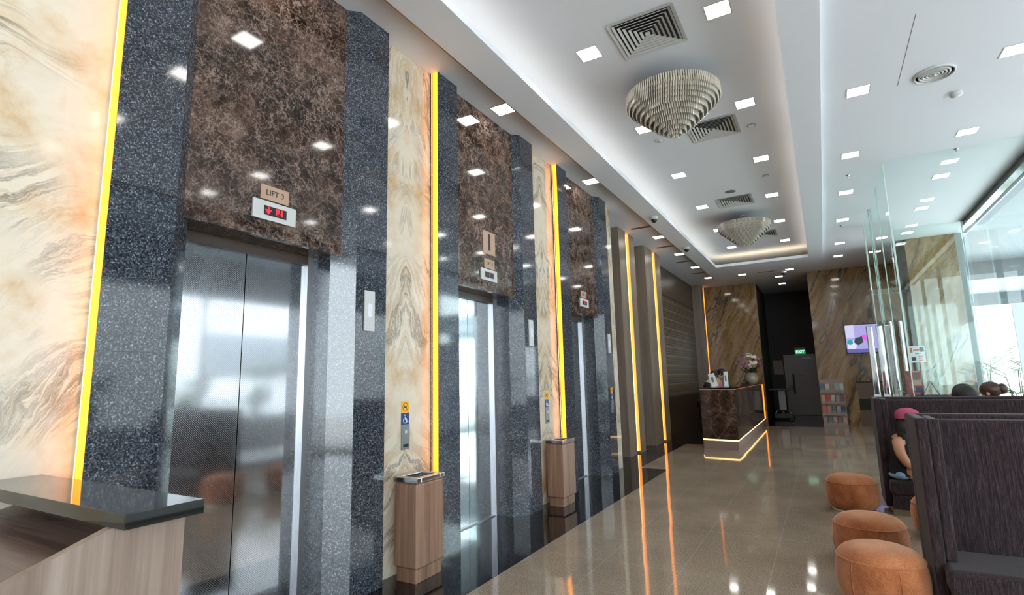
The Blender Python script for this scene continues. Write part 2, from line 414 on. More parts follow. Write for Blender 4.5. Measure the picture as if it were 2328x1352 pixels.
M = dict(
    granite=granite_mat(), brown=emperador_mat(), brown_dk=emperador_mat('counter_brown_marble', 1.8, (.40, .30, .22), ((2.0, .010, .35), (6, .016, .35)), 2.4),
    golden=golden_mat(), tile=tile_mat('brown_granite_tile', False), black=tile_mat('black_granite_tile', True),
    fabric=fabric_mat(), velvet=velvet_mat(), etched=etched_mat(), lattice=lattice_mat(),
    glass=glass_mat('clear_glass', (.85, .945, .915)), street=glass_mat('street_glass', (.93, .97, .96), 1.3), crystal=crystal_mat(),
    white=flat('white_paint', (.84, .86, .91), .75, spec=.3), whitem=flat('white_metal', (.62, .63, .62), .4),
    steel=flat('stainless_steel', (.62, .62, .62), .16, 1), chrome=flat('polished_chrome', (.8, .8, .82), .07, 1), brushed=flat('brushed_steel', (.50, .50, .52), .3, 1),
    dark=flat('dark_gap', (.008, .008, .009), .6), blackg=flat('polished_black_stone', (.010, .012, .011), .06, spec=.6),
    blackp=flat('black_plastic', (.012, .012, .014), .35), beadc=flat('light_beads', (1, .8, .5), .5, emis=(1, .74, .36), es=LEDY * .45),
    bin=wood_mat('walnut_laminate', (.15, .075, .045), (.29, .16, .10), (.44, .27, .185), .35),
    deskw=wood_mat('pale_walnut_laminate', (.20, .135, .105), (.31, .225, .18), (.43, .335, .28), .35),
    deskd=wood_mat('walnut_desk_top', (.10, .06, .05), (.22, .145, .12), (.34, .25, .22), .25, 'x', 14),
    taupe=wood_mat('taupe_timber', (.17, .125, .095), (.23, .175, .135), (.29, .225, .175), .35),
    bronze=flat('bronze_laminate', (.075, .050, .036), .35), darkwood=flat('dark_veneer', (.018, .013, .010), .45), nearblack=flat('near_black_veneer', (.012, .009, .008), .6),
    taupedk=flat('dark_taupe_panel', (.045, .036, .028), .5),
    ledy=flat('yellow_light_diffuser', (1, .7, .1), .5, emis=(1, .225, .004), es=LEDY),
    ledo=flat('orange_light_diffuser', (1, .6, .2), .5, emis=(1, .20, .014), es=LEDO),
    ledw=flat('warm_light_diffuser', (1, .85, .5), .5, emis=(1, .60, .20), es=1.6),
    cove=flat('cove_light_diffuser', (1, .9, .7), .5, emis=(1, .80, .52), es=COVE),
    lamp=flat('downlight_diffuser', (1, 1, 1), .5, emis=(1, .97, .92), es=DOWN),
    red=flat('red_led', (.6, 0, 0), .5, emis=(1, .01, .02), es=1.6), tan=flat('tan_plate', (.50, .33, .23), .45), ink=flat('black_lettering', (.02, .02, .025), .5),
    yellow=flat('yellow_sticker', (.90, .55, .03), .5), redink=flat('red_ring', (.75, .12, .03), .5), blue=flat('blue_sticker', (.02, .05, .20), .5), whitei=flat('white_marking', (.85, .88, .92), .5),
    grey=flat('grey_metal', (.25, .27, .29), .35, .6), exit=flat('exit_green', (0, .3, .1), .5, emis=(0, .45, .14), es=.35), exitw=flat('exit_white', (1, 1, 1), .5, emis=(.8, 1, .9), es=.5),
    door=flat('dark_grey_door', (.22, .195, .20), .25), mauve=flat('mauve_notice', (.20, .145, .13), .5), pinkm=flat('rose_beige_laminate', (.36, .26, .23), .5),
    skin=flat('skin', (.56, .27, .15), .55), skinp=flat('pale_skin', (.62, .36, .24), .55), hair=flat('black_hair', (.010, .008, .008), .65), hairb=flat('brown_hair', (.055, .020, .010), .45),
    cap=flat('raspberry_cap', (.45, .07, .13), .85), blackc=flat('black_cloth', (.010, .010, .013), .9), pink=flat('pink_cloth', (.65, .22, .25), .8), denim=flat('pale_blue_denim', (.25, .42, .60), .8), mask=flat('white_mask', (.75, .75, .75), .7),
    leaf=flat('leaf_green', (.10, .24, .04), .5), leafd=flat('dark_leaf', (.02, .05, .02), .5), vase=flat('pale_vase', (.35, .28, .20), .3), magenta=flat('magenta_petals', (.30, .07, .17), .6), ppink=flat('pink_petals', (.52, .24, .38), .6), pwhite=flat('cream_petals', (.72, .66, .52), .6),
    concrete=flat('pale_concrete', (.62, .62, .61), .8), ext=flat('white_render', (.42, .42, .42), .8), extg=flat('grey_cladding', (.13, .14, .15), .6), panel=flat('canopy_panel', (.25, .28, .33), .5), beam=flat('canopy_beam', (.13, .145, .17), .5), slat=flat('tan_fin', (.50, .42, .27), .6),
    vestbox=flat('beige_casing', (.30, .25, .215), .35), glassedge=flat('glass_edge', (.55, .72, .66), .2),
)

# ------------------------------------------------------------------ room shell
WX = -2.912          # face of the granite pilasters
RX = -3.0            # face of the cream marble between them
ZC, ZF, ZT = 4.38, 4.30, 4.60
XF = 2.85            # street glazing
YB, YG2, YG1, YR = -5.0, 17.65, 18.7, 21.6

struct('floor', MB().box(-3.7, 3.0, YB, YR + .1, -.12, 0), M['tile'])
fb = MB()
fb.prism([(-3.6, YB), (-2.28, YB), (-2.28, 8.8), (-2.74, 8.8), (-2.74, 12.2), (-2.30, 12.2), (-2.30, 18.7), (-3.6, 18.7)], 0.0, .0012)
fb.box(-1.75, -.16, 17.0, YR, 0, .0012)
tag(fb.build('floor_border', M['black']), 'glossy black granite border tiles along the lift wall', 'floor', kind='structure')

def holed(mb, X0, X1, Y0, Y1, x0, x1, y0, y1, z0, z1):
    mb.box(X0, x0, Y0, Y1, z0, z1); mb.box(x1, X1, Y0, Y1, z0, z1); mb.box(x0, x1, Y0, y0, z0, z1); mb.box(x0, x1, y1, Y1, z0, z1)
FX0, FX1, FY1 = -2.58, .25, 16.95
IX0, IX1, IY1 = -2.23, -.055, 14.9
c = MB(); holed(c, -3.7, 3.0, YB, YR + .1, FX0, FX1, YB, FY1, ZC, ZC + .12)
struct('ceiling', c, M['white'])
c = MB(); holed(c, FX0, FX1, YB, FY1, IX0, IX1, -4.0, IY1, ZF, ZF + .02)
holed(c, IX0 - .012, IX1 + .012, -4.012, IY1 + .012, IX0, IX1, -4.0, IY1, ZF + .0201, ZF + .07)      # upstand of the cove
c.box(FX0, FX0 + .01, YB, FY1 - .0101, ZF + .0201, ZC + .3); c.box(FX1 - .01, FX1, YB, FY1 - .0101, ZF + .0201, ZC + .3); c.box(FX0, FX1, FY1 - .01, FY1, ZF + .0201, ZC + .3)
struct('ceiling_frame', c, M['white'], 'lowered white border framing the long tray ceiling', 'ceiling')
c = MB().box(FX0, FX1, YB, FY1, ZT, ZT + .1)
struct('ceiling_tray', c, M['white'], 'raised white middle of the ceiling above the cove', 'ceiling')
# the warm light lying in the cove: left, right and far
cvm = flat('dim_cove_diffuser', (1, .9, .7), .5, emis=(1, .93, .82), es=1.3)
for nm, b, l in (('left', (IX0 - .12, IX0 - .06, -3.9, IY1), 'long warm light hidden in the cove beside the lifts'),
                 ('right', (IX1 + .06, IX1 + .12, -3.9, IY1), 'long warm light hidden in the cove on the glass side'),
                 ('far', (IX0, IX1, IY1 + .06, IY1 + .12), 'warm light hidden in the far short side of the cove')):
    tag(MB().box(*b, ZF + .021, ZF + .04).build('cove_light', M['cove'] if nm == 'far' else cvm), l, 'light strip', 'lights in the cove of the tray ceiling')
struct('trim_1', MB().box(FX0 - .012, FX0, YB, FY1, ZF - .001, ZC), flat('brass_edge', (.30, .20, .09), .4, .5), 'thin brown edge strip along the lowered ceiling border', 'trim')

# walls
struct('wall_left', MB().box(-3.75, -3.62, YB, YR + .1, 0, ZC), M['darkwood'])
w = MB().box(-3.62, XF, YB, YB + .1, 0, ZC)
struct('wall_back', w, M['white'])
struct('wall_far', MB().box(-1.75, 0, YR, YR + .1, 0, ZC), M['nearblack'], 'near-black end wall of the dark passage holding the grey door', 'wall')
struct('wall_golden_left', MB().box(-3.62, -1.65, YG1, YG1 + .15, 0, ZC), M['golden'], 'golden brown marble wall behind the reception counter', 'wall')
struct('wall_passage_left', MB().box(-1.78, -1.65, YG1 + .15, YR, 0, ZC), M['nearblack'], 'dark side wall of the passage beyond the reception', 'wall')
struct('wall_golden_right', MB().box(-.16, 1.85, YG2, YG2 + .15, 0, ZC), M['golden'], 'golden marble wall carrying the television and brochure rack', 'wall')
struct('wall_passage_right', MB().box(-.16, -.02, YG2 + .15, YR, 0, ZC), M['nearblack'], 'dark right side wall of the passage by the grey door', 'wall')
struct('wall_golden_pier', MB().box(1.85, 2.74, 14.6, YG2, 0, ZC), M['golden'], 'golden marble pier seen through the glass vestibule', 'wall')

# ------------------------------------------------------------------ lift wall
BAY = [1.18, 3.752, 6.385]; BW = 1.91
CREAM = [(3.09, 3.752), (5.662, 6.385), (8.295, 8.75)]
for i, (a, b) in enumerate(CREAM):
    m = MB().box(-3.3, RX, a, b, 0, ZC)
    struct('marble_panel', m, cream_mat('book_matched_marble_%d' % i, True, 1.7 + i * 3.1), ['cream book-matched marble panel between the first and second lifts', 'cream book-matched marble panel between the second and third lifts', 'narrow cream marble panel beyond the third lift'][i], 'marble panel', 'cream marble panels of the lift wall', origin=((-3.15, (a + b) / 2, 0)))
struct('marble_panel', MB().box(-3.3, RX, YB, 1.18, 0, ZC), cream_mat('swirled_marble', False, 21.3, 1.5, 1.2), 'wide cream marble slab with grey swirls left of the first lift', 'marble panel', 'cream marble panels of the lift wall', origin=(-3.15, -1.4, 0))
NTH = ['nearest', 'middle', 'farthest']
for i, y0 in enumerate(BAY):
    y1 = y0 + BW; yc = (y0 + y1) / 2
    L = MB().prism([(-3.3, y0), (WX, y0), (WX, y0 + .312), (WX - .13, y0 + .442), (-3.3, y0 + .442)], 0, ZC)
    struct('granite_pilaster', L, M['granite'], 'blue-grey speckled granite pilaster left of the %s lift door' % NTH[i], 'pilaster', 'granite pilasters flanking the lifts')
    R_ = MB().prism([(-3.3, y1), (WX, y1), (WX, y1 - .315), (WX - .13, y1 - .445), (-3.3, y1 - .445)], 0, ZC)
    struct('granite_pilaster', R_, M['granite'], 'blue-grey speckled granite pilaster right of the %s lift door' % NTH[i], 'pilaster', 'granite pilasters flanking the lifts')
    br = MB().prism([(-3.3, y0 + .442), (WX - .13, y0 + .442), (WX - .078, y0 + .39), (WX - .078, y1 - .393), (WX - .13, y1 - .445), (-3.3, y1 - .445)], 2.39, ZC)
    struct('lintel_panel', br, M['brown'], 'dark brown veined marble panel above the %s lift door' % NTH[i], 'marble panel', 'brown marble panels above the lifts')
    # lift door
    ya, yb = y0 + .442, y1 - .445
    d = thing('door_%d' % (i + 1), 'stainless steel lift door, the %s of three' % NTH[i], 'lift door', (-3.26, yc, 0), group='lift doors', kind='structure')
    hw = (yb - ya) / 2 + (0.0)
    off = (ya + yb) / 2 - yc
    for s in (-1, 1):
        if s < 0: MB().box(-.03, 0, off - hw + .045, off - .003, .01, 2.33).build('door_leaf', M['etched'], d)
        else: MB().box(-.03, 0, off + .003, off + hw - .045, .01, 2.33).build('door_leaf', M['etched'], d)
        e = off + s * hw
        MB().box(-.05, .035, min(e, e - s * .045), max(e, e - s * .045), 0, 2.39).build('door_jamb', M['brushed'], d)
    MB().box(-.05, .035, off - hw + .045, off + hw - .045, 2.33, 2.39).build('door_head', M['bronze'], d)
    MB().box(-.05, .02, off - hw + .045, off + hw - .045, .0012, .012).build('door_sill', M['brushed'], d)
# floor indicators
def indicator(yc, lab, txt, arrow):
    t = thing('floor_indicator', lab, 'lift indicator', (-2.99, yc, 2.56), group='lift floor indicators')
    MB().box(0, .015, -.157, .157, -.062, .062).build('plate', M['whitem'], t, bevel=.002)
    dsp = MB().box(.015, .018, -.082, .082, -.03, .03).build('display', M['blackp'], t)
    if arrow:
        a = MB(); a.extr([(-.075, .005), (-.056, .005), (-.056, .026), (-.048, .026), (-.048, .005), (-.030, .005), (-.052, -.026)], 'x', .018, .020)
        a.build('arrow_symbol', M['red'], dsp)
        text('display_digits', txt, .058, M['red'], dsp, (.020, .03, .0), TOX, .001, .002)
    else:
        text('display_digits', txt, .058, M['red'], dsp, (.020, 0, .0), TOX, .001, .002)
    return t
indicator(2.13, 'white plate with red digits and arrow above the nearest lift', 'B1', True)
indicator(4.715, 'white plate showing one red digit above the middle lift', '1', False)
indicator(7.35, 'white plate showing one red digit above the farthest lift', '1', False)
def plate_sign(yc, z0, z1, w_, lab, s, size, bold=0):
    t = thing('lift_sign', lab, 'sign', (-2.99, yc, (z0 + z1) / 2), group=None)
    pl = MB().box(0, .006, -w_ / 2, w_ / 2, -(z1 - z0) / 2, (z1 - z0) / 2).build('plate', M['tan'], t)
    text('lettering', s, size, M['ink'], pl, (.007, 0, 0), TOX, .001, bold)
plate_sign(2.13, 2.635, 2.73, .205, 'tan plate reading LIFT 3 above the nearest lift', 'LIFT 3', .052)
plate_sign(4.735, 2.635, 2.735, .20, 'small tan plate reading LIFT 2 above the middle lift', 'LIFT 2', .05)
plate_sign(4.735, 2.79, 3.04, .235, 'tall tan plate with a large black numeral 1', '1', .24, .008)
plate_sign(7.35, 2.635, 2.735, .20, 'small tan plate reading LIFT 1 above the farthest lift', 'LIFT 1', .05)
# lantern plates on granite
for i, (ya, lab) in enumerate(((2.858, 'tall white lantern plate on granite beside the nearest lift'), (5.44, 'tall white lantern plate on granite beside the middle lift'), (8.08, 'tall white lantern plate on granite beside the farthest lift'))):
    t = thing('lift_lantern', lab, 'lift indicator', (WX, ya + .05, 1.99), group='lift lanterns on the granite')
    MB().box(0, .012, -.052, .052, -.152, .152).build('plate', M['whitem'], t, bevel=.002)
    MB().box(.012, .016, -.022, .022, -.045, .055).build('lens', M['white'], t)
# call panels
def call_panel(x, yc, z0, lab):
    t = thing('call_panel', lab, 'lift call panel', (x, yc, z0), group='lift call panels')
    h = .383; w_ = .047
    bp = MB().box(0, .012, -w_, w_, 0, h * .515).build('button_plate', M['grey'], t, bevel=.002)
    MB().box(.012, .014, -.012, .012, h * .33, h * .40).build('call_button', M['whitem'], bp)
    MB().box(.012, .014, -.03, .03, h * .05, h * .11).build('key_slot', M['dark'], bp)
    bs = MB().box(0, .004, -w_, w_, h * .515, h * .755).build('access_sticker', M['blue'], t)
    wz = h * .515
    s = MB()      # wheelchair figure
    n = 14
    pts = [(.006, -.004 + .020 * math.cos(a), wz + .032 + .020 * math.sin(a)) for a in [PI * .75 + 1.55 * PI * k / n for k in range(n + 1)]]
    s.tube(pts, .0035, 6)
    s.tube([(.006, -.006, wz + .062), (.006, -.004, wz + .038), (.006, .014, wz + .036), (.006, .024, wz + .018), (.006, .034, wz + .022)], .0035, 6)
    s.ell((.006, -.008, wz + .073), .003, .006, .006, 10, 6)
    s.build('wheelchair_symbol', M['whitei'], bs)
    ws = MB().box(0, .004, -w_, w_, h * .76, h).build('warning_sticker', M['yellow'], t)
    c_ = h * .88
    s = MB(); s.tube([(.005, .031 * math.cos(2 * PI * k / 24), c_ + .034 * math.sin(2 * PI * k / 24)) for k in range(25)], .0035, 6)
    s.tube([(.005, -.022, c_ + .022), (.005, .022, c_ - .022)], .0025, 6); s.build('prohibition_ring', M['redink'], ws)
    MB().box(.004, .006, -.014, .014, c_ - .006, c_ + .006).build('cigarette_symbol', M['ink'], ws)
call_panel(RX, 3.42, .92, 'call panel with yellow and blue stickers on the nearest marble panel')
call_panel(RX, 6.02, .92, 'call panel with yellow and blue stickers on the second marble panel')
call_panel(WX, 8.14, .92, 'small call panel on the granite beside the farthest lift')
# yellow light strips in the return of each granite bay
for i, y0 in enumerate(BAY):
    t = thing('light_strip', ['glowing yellow vertical light strip at the left frame edge marble', 'glowing yellow vertical light strip between nearest and middle lifts', 'glowing yellow vertical light strip between middle and farthest lifts'][i], 'light strip', (RX, y0, 0), group='yellow light strips of the lift wall')
    MB().box(.034, .085, -.008, -.0005, .005, ZC - .005).build('diffuser', M['ledy'], t)
    MB().box(.020, .024, -.010, -.005, .005, ZC - .005).build('bead_line', M['beadc'], t)

# ------------------------------------------------------------------ timber columns, light slots and patterned screens
CX = -3.22; BXP = -3.5
SCR = [(8.75, 9.85), (10.85, 11.62), (12.92, 17.95)]
PAIR = [(9.85, 10.28, 10.50, 10.85), (11.62, 12.25, 12.48, 12.92), (17.95, 18.36, 18.56, 18.70)]
WHERE = ['just beyond the third lift', 'between the two patterned screens', 'beside the golden marble wall']
for i, (a, b) in enumerate(SCR):
    nm = ['narrow patterned bronze screen in shadow beyond the last marble panel', 'narrow patterned bronze screen between the lit timber columns', 'wide patterned bronze screen behind the reception staff'][i]
    t = thing('patterned_screen', nm, 'wall screen', (BXP, a, 0), group='patterned bronze screens', kind='structure')
    MB().box(-.1, 0, 0, b - a, .94, 3.58).build('lattice_panel', M['lattice'], t)
    MB().box(-.1, .01, 0, b - a, 3.58, 3.62).build('rail', M['taupedk'], t)
    MB().box(-.1, 0, 0, b - a, 3.62, ZC).build('upper_panel', M['bronze'], t)
    MB().box(-.1, 0.0, 0, b - a, .0, .90).build('lower_panel', M['taupedk'] if i < 2 else M['darkwood'], t)
    MB().box(-.1, 0.02, 0, b - a, .90, .94).build('shelf_rail', M['blackp'] if i == 1 else M['taupedk'], t)
for i, (a, b, c_, d) in enumerate(PAIR):
    t = thing('timber_column', 'taupe timber column pair with a light slot, ' + WHERE[i], 'column', (CX, a, 0), group='timber columns', kind='structure')
    MB().box(-.28, 0, 0, b - a, 0, ZC).build('column_post', M['taupe'], t, bevel=.006)
    MB().box(-.28, 0, c_ - a, d - a - .001, 0, ZC).build('column_post', M['taupe'], t, bevel=.006)
    MB().box(-.28, -.13, b - a, c_ - a, 0, ZC).build('slot_back', M['taupe'], t)
    s = thing('light_strip', 'glowing orange vertical light strip in the timber column ' + WHERE[i], 'light strip', (CX - .13, b, 0), group='orange light strips in the timber columns')
    MB().box(.002, .122, c_ - b - .010, c_ - b - .0005, .04, ZC - .01).build('diffuser', M['ledo'], s)
    MB().box(.05, .075, c_ - b - .016, c_ - b - .0101, .04, ZC - .01).build('bead_line', M['ledw'], s)

# ------------------------------------------------------------------ ceiling fittings
def lightbox():
    t = thing('downlight', 'x', 'ceiling light')
    f = MB(); s = .108
    for b in ((-s, s, -s, -.097), (-s, s, .097, s), (-s, -.097, -.097, .097), (.097, s, -.097, .097)): f.box(*b, -.004, 0)
    f.build('frame', M['whitem'], t)
    MB().box(-.097, .097, -.097, .097, -.003, -.0005).build('diffuser', M['lamp'], t)
    return t
lproto = None
def place_light(x, y, z, lab, grp):
    global lproto
    if lproto is None: lproto = lightbox(); o = lproto
    else: o = copy_tree(lproto)
    o.location = (x, y, z); o['label'] = lab; o['group'] = grp
for k in range(7):
    for x, side in ((-1.69, 'left'), (-.495, 'right')):
        y = 2.70 + 1.885 * k
        place_light(x, y, ZT, 'square downlight in the raised tray ceiling, %s from the entrance in the %s row' % (ORD[k], side), 'downlights in the tray ceiling')
for k, y in enumerate((2.1, 4.707, 7.27, 9.2 - .02, 11.118, 13.02, 14.89, 16.78)):
    if k == 3: continue
    place_light(-2.76, y, ZC, 'square downlight in the strip of ceiling over the lift wall, %s from the entrance' % ORD[k if k < 3 else k - 1], 'downlights over the lift wall')
for x, w_ in ((-1.76, 'left'), (-.545, 'right')):
    place_light(x, 16.4, ZF, 'square downlight in the far end of the ceiling border, on the %s' % w_, 'downlights in the far ceiling border')
for x, y, w_ in ((-.90, 17.9, 'nearer'), (-.90, 19.4, 'farther')):
    place_light(x, y, ZC, 'square downlight in the dark passage ceiling, the %s one' % w_, 'downlights in the passage')
for k, y in enumerate((2.55, 4.45, 6.40, 8.33, 10.09, 11.94, 14.1, 15.67)):
    place_light(.60, y, ZC, 'square downlight right of the tray, %s from the entrance in the inner row' % ORD[k], 'downlights of the right ceiling, inner row')
for k, y in enumerate((2.55, 4.45, 6.33, 8.30, 10.05, 11.92, 13.9)):
    place_light(1.84, y, ZC, 'square downlight nearest the street glass, %s from the entrance in the outer row' % ORD[k], 'downlights of the right ceiling, outer row')

def square_vent(x, y, lab):
    t = thing('air_diffuser', lab, 'ceiling vent', (x, y, ZT), group='square ceiling vents')
    MB().box(-.27, .27, -.27, .27, -.002, 0).build('backing', M['dark'], t)
    f = MB()
    def ring(mb, r, w_, zt, zb):       # a square ring of sloping blades
        for k in range(4):
            c_, s_ = [(1, 0), (0, 1), (-1, 0), (0, -1)][k]
            def R2(px, py): return (px * c_ - py * s_, px * s_ + py * c_)
            q = [R2(-r, -r), R2(r, -r), R2(r - w_, -r + w_), R2(-r + w_, -r + w_)]
            vs = [(q[0][0], q[0][1], zb), (q[1][0], q[1][1], zb), (q[2][0], q[2][1], zt), (q[3][0], q[3][1], zt)]
            vs += [(a_, b_, z_ + .003) for a_, b_, z_ in vs]
            mb.add(vs, [(0, 3, 2, 1), (4, 5, 6, 7), (0, 1, 5, 4), (3, 7, 6, 2)])
    ring(f, .30, .035, -.004, -.012); f.build('frame', M['whitem'], t)
    for k in range(6):
        l = MB(); ring(l, .262 - k * .040, .021, -.004, -.014); l.build('louver_ring', M['whitem'], t)
    MB().box(-.02, .02, -.02, .02, -.02, -.004).build('centre_plate', M['whitem'], t)
square_vent(-1.107, 4.57, 'large square white ceiling vent nearest the camera in the tray')
square_vent(-.93, 6.95, 'square ceiling vent half hidden behind the nearer chandelier')
square_vent(-1.10, 10.22, 'square ceiling vent just before the farther chandelier')
square_vent(-.90, 13.1, 'square ceiling vent beyond the farther chandelier')

t = thing('round_air_diffuser', 'round white ceiling vent of concentric rings over the seating', 'ceiling vent', (1.245, 6.42, ZC))
MB().lathe([(0.001, -.001), (.15, -.001)], n=40).build('backing', M['dark'], t)
for k, r in enumerate((.175, .135, .105, .075, .045)):
    MB().lathe([(r, -.002), (r, -.012), (r - .017, -.022 + k * .002), (r - .020, -.002)], n=40).build('ring', M['whitem'], t)
MB().lathe([(.02, -.004), (.018, -.024), (.001, -.026)], n=24).build('centre_cap', M['whitem'], t)

def disc(name, cat, lab, x, y, z, r, m, h=.012, grp=None, ringm=None):
    t = thing(name, lab, cat, (x, y, z), group=grp)
    MB().lathe([(r, 0), (r, -h * .6), (r * .9, -h), (.001, -h)], n=28).build('cover', m, t)
    if ringm: MB().lathe([(r * 1.15, 0), (r * 1.15, -.006), (r, -.008), (r, 0)], n=28).build('rim', ringm, t)
disc('ceiling_speaker', 'ceiling speaker', 'round grey speaker grille behind the nearer chandelier', -1.095, 7.09, ZT, .085, M['grey'], .006, ringm=M['whitem'])
disc('ceiling_speaker', 'ceiling speaker', 'round grey speaker grille before the second square vent', -1.10, 9.62, ZT, .085, M['grey'], .006, ringm=M['whitem'])
disc('ceiling_spotlight', 'ceiling light', 'small round unlit spotlight right of the nearer chandelier', -.497, 7.12, ZT, .045, M['white'], .01, ringm=M['grey'])
disc('ceiling_spotlight', 'ceiling light', 'small round unlit spotlight left of the third right downlight', -.50, 9.15, ZT, .045, M['white'], .01, ringm=M['grey'])
disc('smoke_detector', 'smoke detector', 'round white smoke detector near the round vent', 1.515, 7.02, ZC, .055, M['whitem'], .035)
disc('smoke_detector', 'smoke detector', 'pale smoke detector on the tray left of the nearer chandelier', -1.62, 6.9, ZT, .04, M['whitem'], .025)
for x, y, lab in ((.60, 9.2, 'small ceiling sprinkler between inner row downlights, nearest'), (.59, 12.4, 'small ceiling sprinkler between inner row downlights, farther along'), (1.83, 8.9, 'small ceiling sprinkler close to the outer row downlights')):
    t = thing('sprinkler', lab, 'sprinkler', (x, y, ZC), group='ceiling sprinklers')
    MB().lathe([(.03, 0), (.028, -.006), (.008, -.008), (.008, -.03), (.018, -.034), (.001, -.036)], n=16).build('head', M['steel'], t)
def dome(x, y, lab):
    t = thing('dome_camera', lab, 'security camera', (x, y, ZF), group='dome cameras')
    MB().lathe([(.068, 0), (.07, -.03), (.062, -.05), (.05, -.05)], n=28).build('housing', M['whitem'], t)
    MB().lathe([(.052, -.045), (.05, -.07), (.038, -.092), (.018, -.105), (.001, -.108)], n=28).build('lens_dome', M['blackp'], t)
dome(-2.38, 9.36, 'white dome camera on the ceiling border, nearer one')
dome(-2.39, 12.07, 'white dome camera on the ceiling border, farther one')
dome(-.70, 16.6, 'white dome camera at the far end of the ceiling border')
for k, y in enumerate((10.18, 12.05, 13.95, 15.8)):
    t = thing('slot_diffuser', 'dark slot air diffuser over the timber columns, %s from the lifts' % ORD[k], 'ceiling vent', (-2.84, y, ZC), group='slot diffusers over the timber wall')
    MB().box(-.23, .23, -.06, .06, -.004, 0).build('frame', M['whitem'], t)
    MB().box(-.20, .20, -.045, -.008, -.005, -.001).build('slot', M['dark'], t)
    MB().box(-.20, .20, .008, .045, -.005, -.001).build('slot', M['dark'], t)
t = thing('slot_diffuser', 'dark slot air diffuser at the far end of the ceiling border', 'ceiling vent', (-1.13, 16.35, ZF))
MB().box(-.23, .23, -.06, .06, -.004, 0).build('frame', M['whitem'], t); MB().box(-.2, .2, -.03, .03, -.005, -.001).build('slot', M['dark'], t)
for x, y0_, y1_, lab in ((.95, 5.2, 6.5, 'thin access seam in the right ceiling near the round vent'),):
    struct('trim_2', MB().box(x, x + .004, y0_, y1_, ZC - .0015, ZC), M['grey'], lab, 'trim')

# chandeliers: tiers of hanging glass rods
def chandelier(x, y, lab):
    t = thing('chandelier', lab, 'chandelier', (x, y, ZT), group='crystal chandeliers')
    MB().lathe([(.055, 0), (.055, -.02), (.022, -.025), (.022, -.24), (.03, -.24)], n=20).build('stem', M['brushed'], t)
    MB().lathe([(.03, -.17), (.44, -.16), (.455, -.165), (.455, -.2), (.44, -.2), (.03, -.2)], n=48).build('top_plate', flat('champagne_metal', (.30, .27, .22), .35, 1) if 'champagne_metal' not in D.materials else D.materials['champagne_metal'], t)
    tiers = []
    prof = [(.48, -.17, .11), (.455, -.235, .085), (.42, -.275, .075), (.38, -.315, .07), (.34, -.355, .07), (.295, -.395, .07), (.25, -.435, .07), (.205, -.475, .07), (.16, -.515, .065), (.115, -.55, .06), (.07, -.58, .06), (.028, -.60, .06)]
    for r, z, l in prof:
        mb = MB(); n = max(6, int(2 * PI * r / .024))
        for k in range(n):
            a = 2 * PI * k / n
            cx, cy_ = r * math.cos(a), r * math.sin(a)
            vs = []
            for zz, q in ((z, .0075), (z - l * .8, .008), (z - l, .002)):
                for j in range(4): vs.append((cx + q * math.cos(a + j * PI / 2), cy_ + q * math.sin(a + j * PI / 2), zz))
            fs = [(0, 3, 2, 1), (8, 9, 10, 11)]
            for i in (0, 4):
                for j in range(4): fs.append((i + j, i + (j + 1) % 4, i + 4 + (j + 1) % 4, i + 4 + j))
            mb.add(vs, fs)
        mb.build('crystal_tier', M['crystal'], t)
    body = [(.43, -.20), (.43, -.24), (.395, -.28), (.355, -.32), (.315, -.36), (.27, -.40), (.225, -.44), (.18, -.48), (.135, -.52), (.09, -.555), (.045, -.585), (.01, -.60)]
    MB().lathe(body, n=40).build('inner_shade', D.materials['champagne_metal'], t)
chandelier(-1.12, 5.5, 'large tiered crystal chandelier nearer the camera')
chandelier(-1.10, 11.3, 'tiered crystal chandelier farther down the hall')

# ------------------------------------------------------------------ litter bins
def litter_bin():
    t = thing('litter_bin', 'x', 'litter bin')
    # local frame: x 0..0.22 away from the wall, y 0..0.33
    MB().box(0, .225, 0, .335, .10, .705).build('body', M['bin'], t, bevel=.018, seg=4)
    MB().box(.02, .205, .015, .32, 0, .098).build('plinth', M['bin'], t, bevel=.004)
    r = MB()
    for b in ((-.004, .229, -.004, .05), (-.004, .229, .285, .339), (-.004, .04, .05, .285), (.185, .229, .05, .285)): r.box(*b, .705, .745)
    rim = r.build('steel_rim', M['steel'], t, bevel=.006)
    MB().box(.04, .185, .05, .285, .708, .715).build('opening', M['dark'], rim)
    return t
b1 = litter_bin(); b1.location = (-2.92, 3.21, 0.0012); b1['label'] = 'wooden litter bin with steel rim standing nearest the camera by the lifts'
b2 = copy_tree(b1); b2.location = (-2.92, 5.80, 0.0012); b2['label'] = 'wooden litter bin with steel rim standing between the middle and farthest lifts'
for b in (b1, b2): b['group'] = 'litter bins by the lifts'

# ------------------------------------------------------------------ concierge desk at the left
t = thing('concierge_desk', 'pale wood concierge desk with a polished black stone top slab', 'desk', (-2.99, .3, 0))
def L(x, y): return (x + 2.99, y - .3)
def lb(x0, x1, y0, y1, z0, z1): 
    return MB().box(x0 + 2.99, x1 + 2.99, y0 - .3, y1 - .3, z0, z1)
lb(-2.985, -1.775, .832, 1.062, 1.052, 1.096).build('stone_slab', M['blackg'], t, bevel=.002)
g = MB().extr([(.25 - .3, 0), (1.045 - .3, 0), (1.045 - .3, 1.051), (.836 - .3, 1.051), (.25 - .3, .84)], 'x', -1.885 + 2.99, -1.85 + 2.99)
g.build('side_panel', M['deskw'], t)
lb(-2.985, -1.886, 1.01, 1.045, 0, 1.051).build('front_panel', M['deskw'], t)
g = MB().extr([(.25 - .3, .78), (1.009 - .3, .965), (1.009 - .3, .995), (.25 - .3, .81)], 'x', .005, -1.886 + 2.99)
g.build('sloping_desk_top', M['deskd'], t)
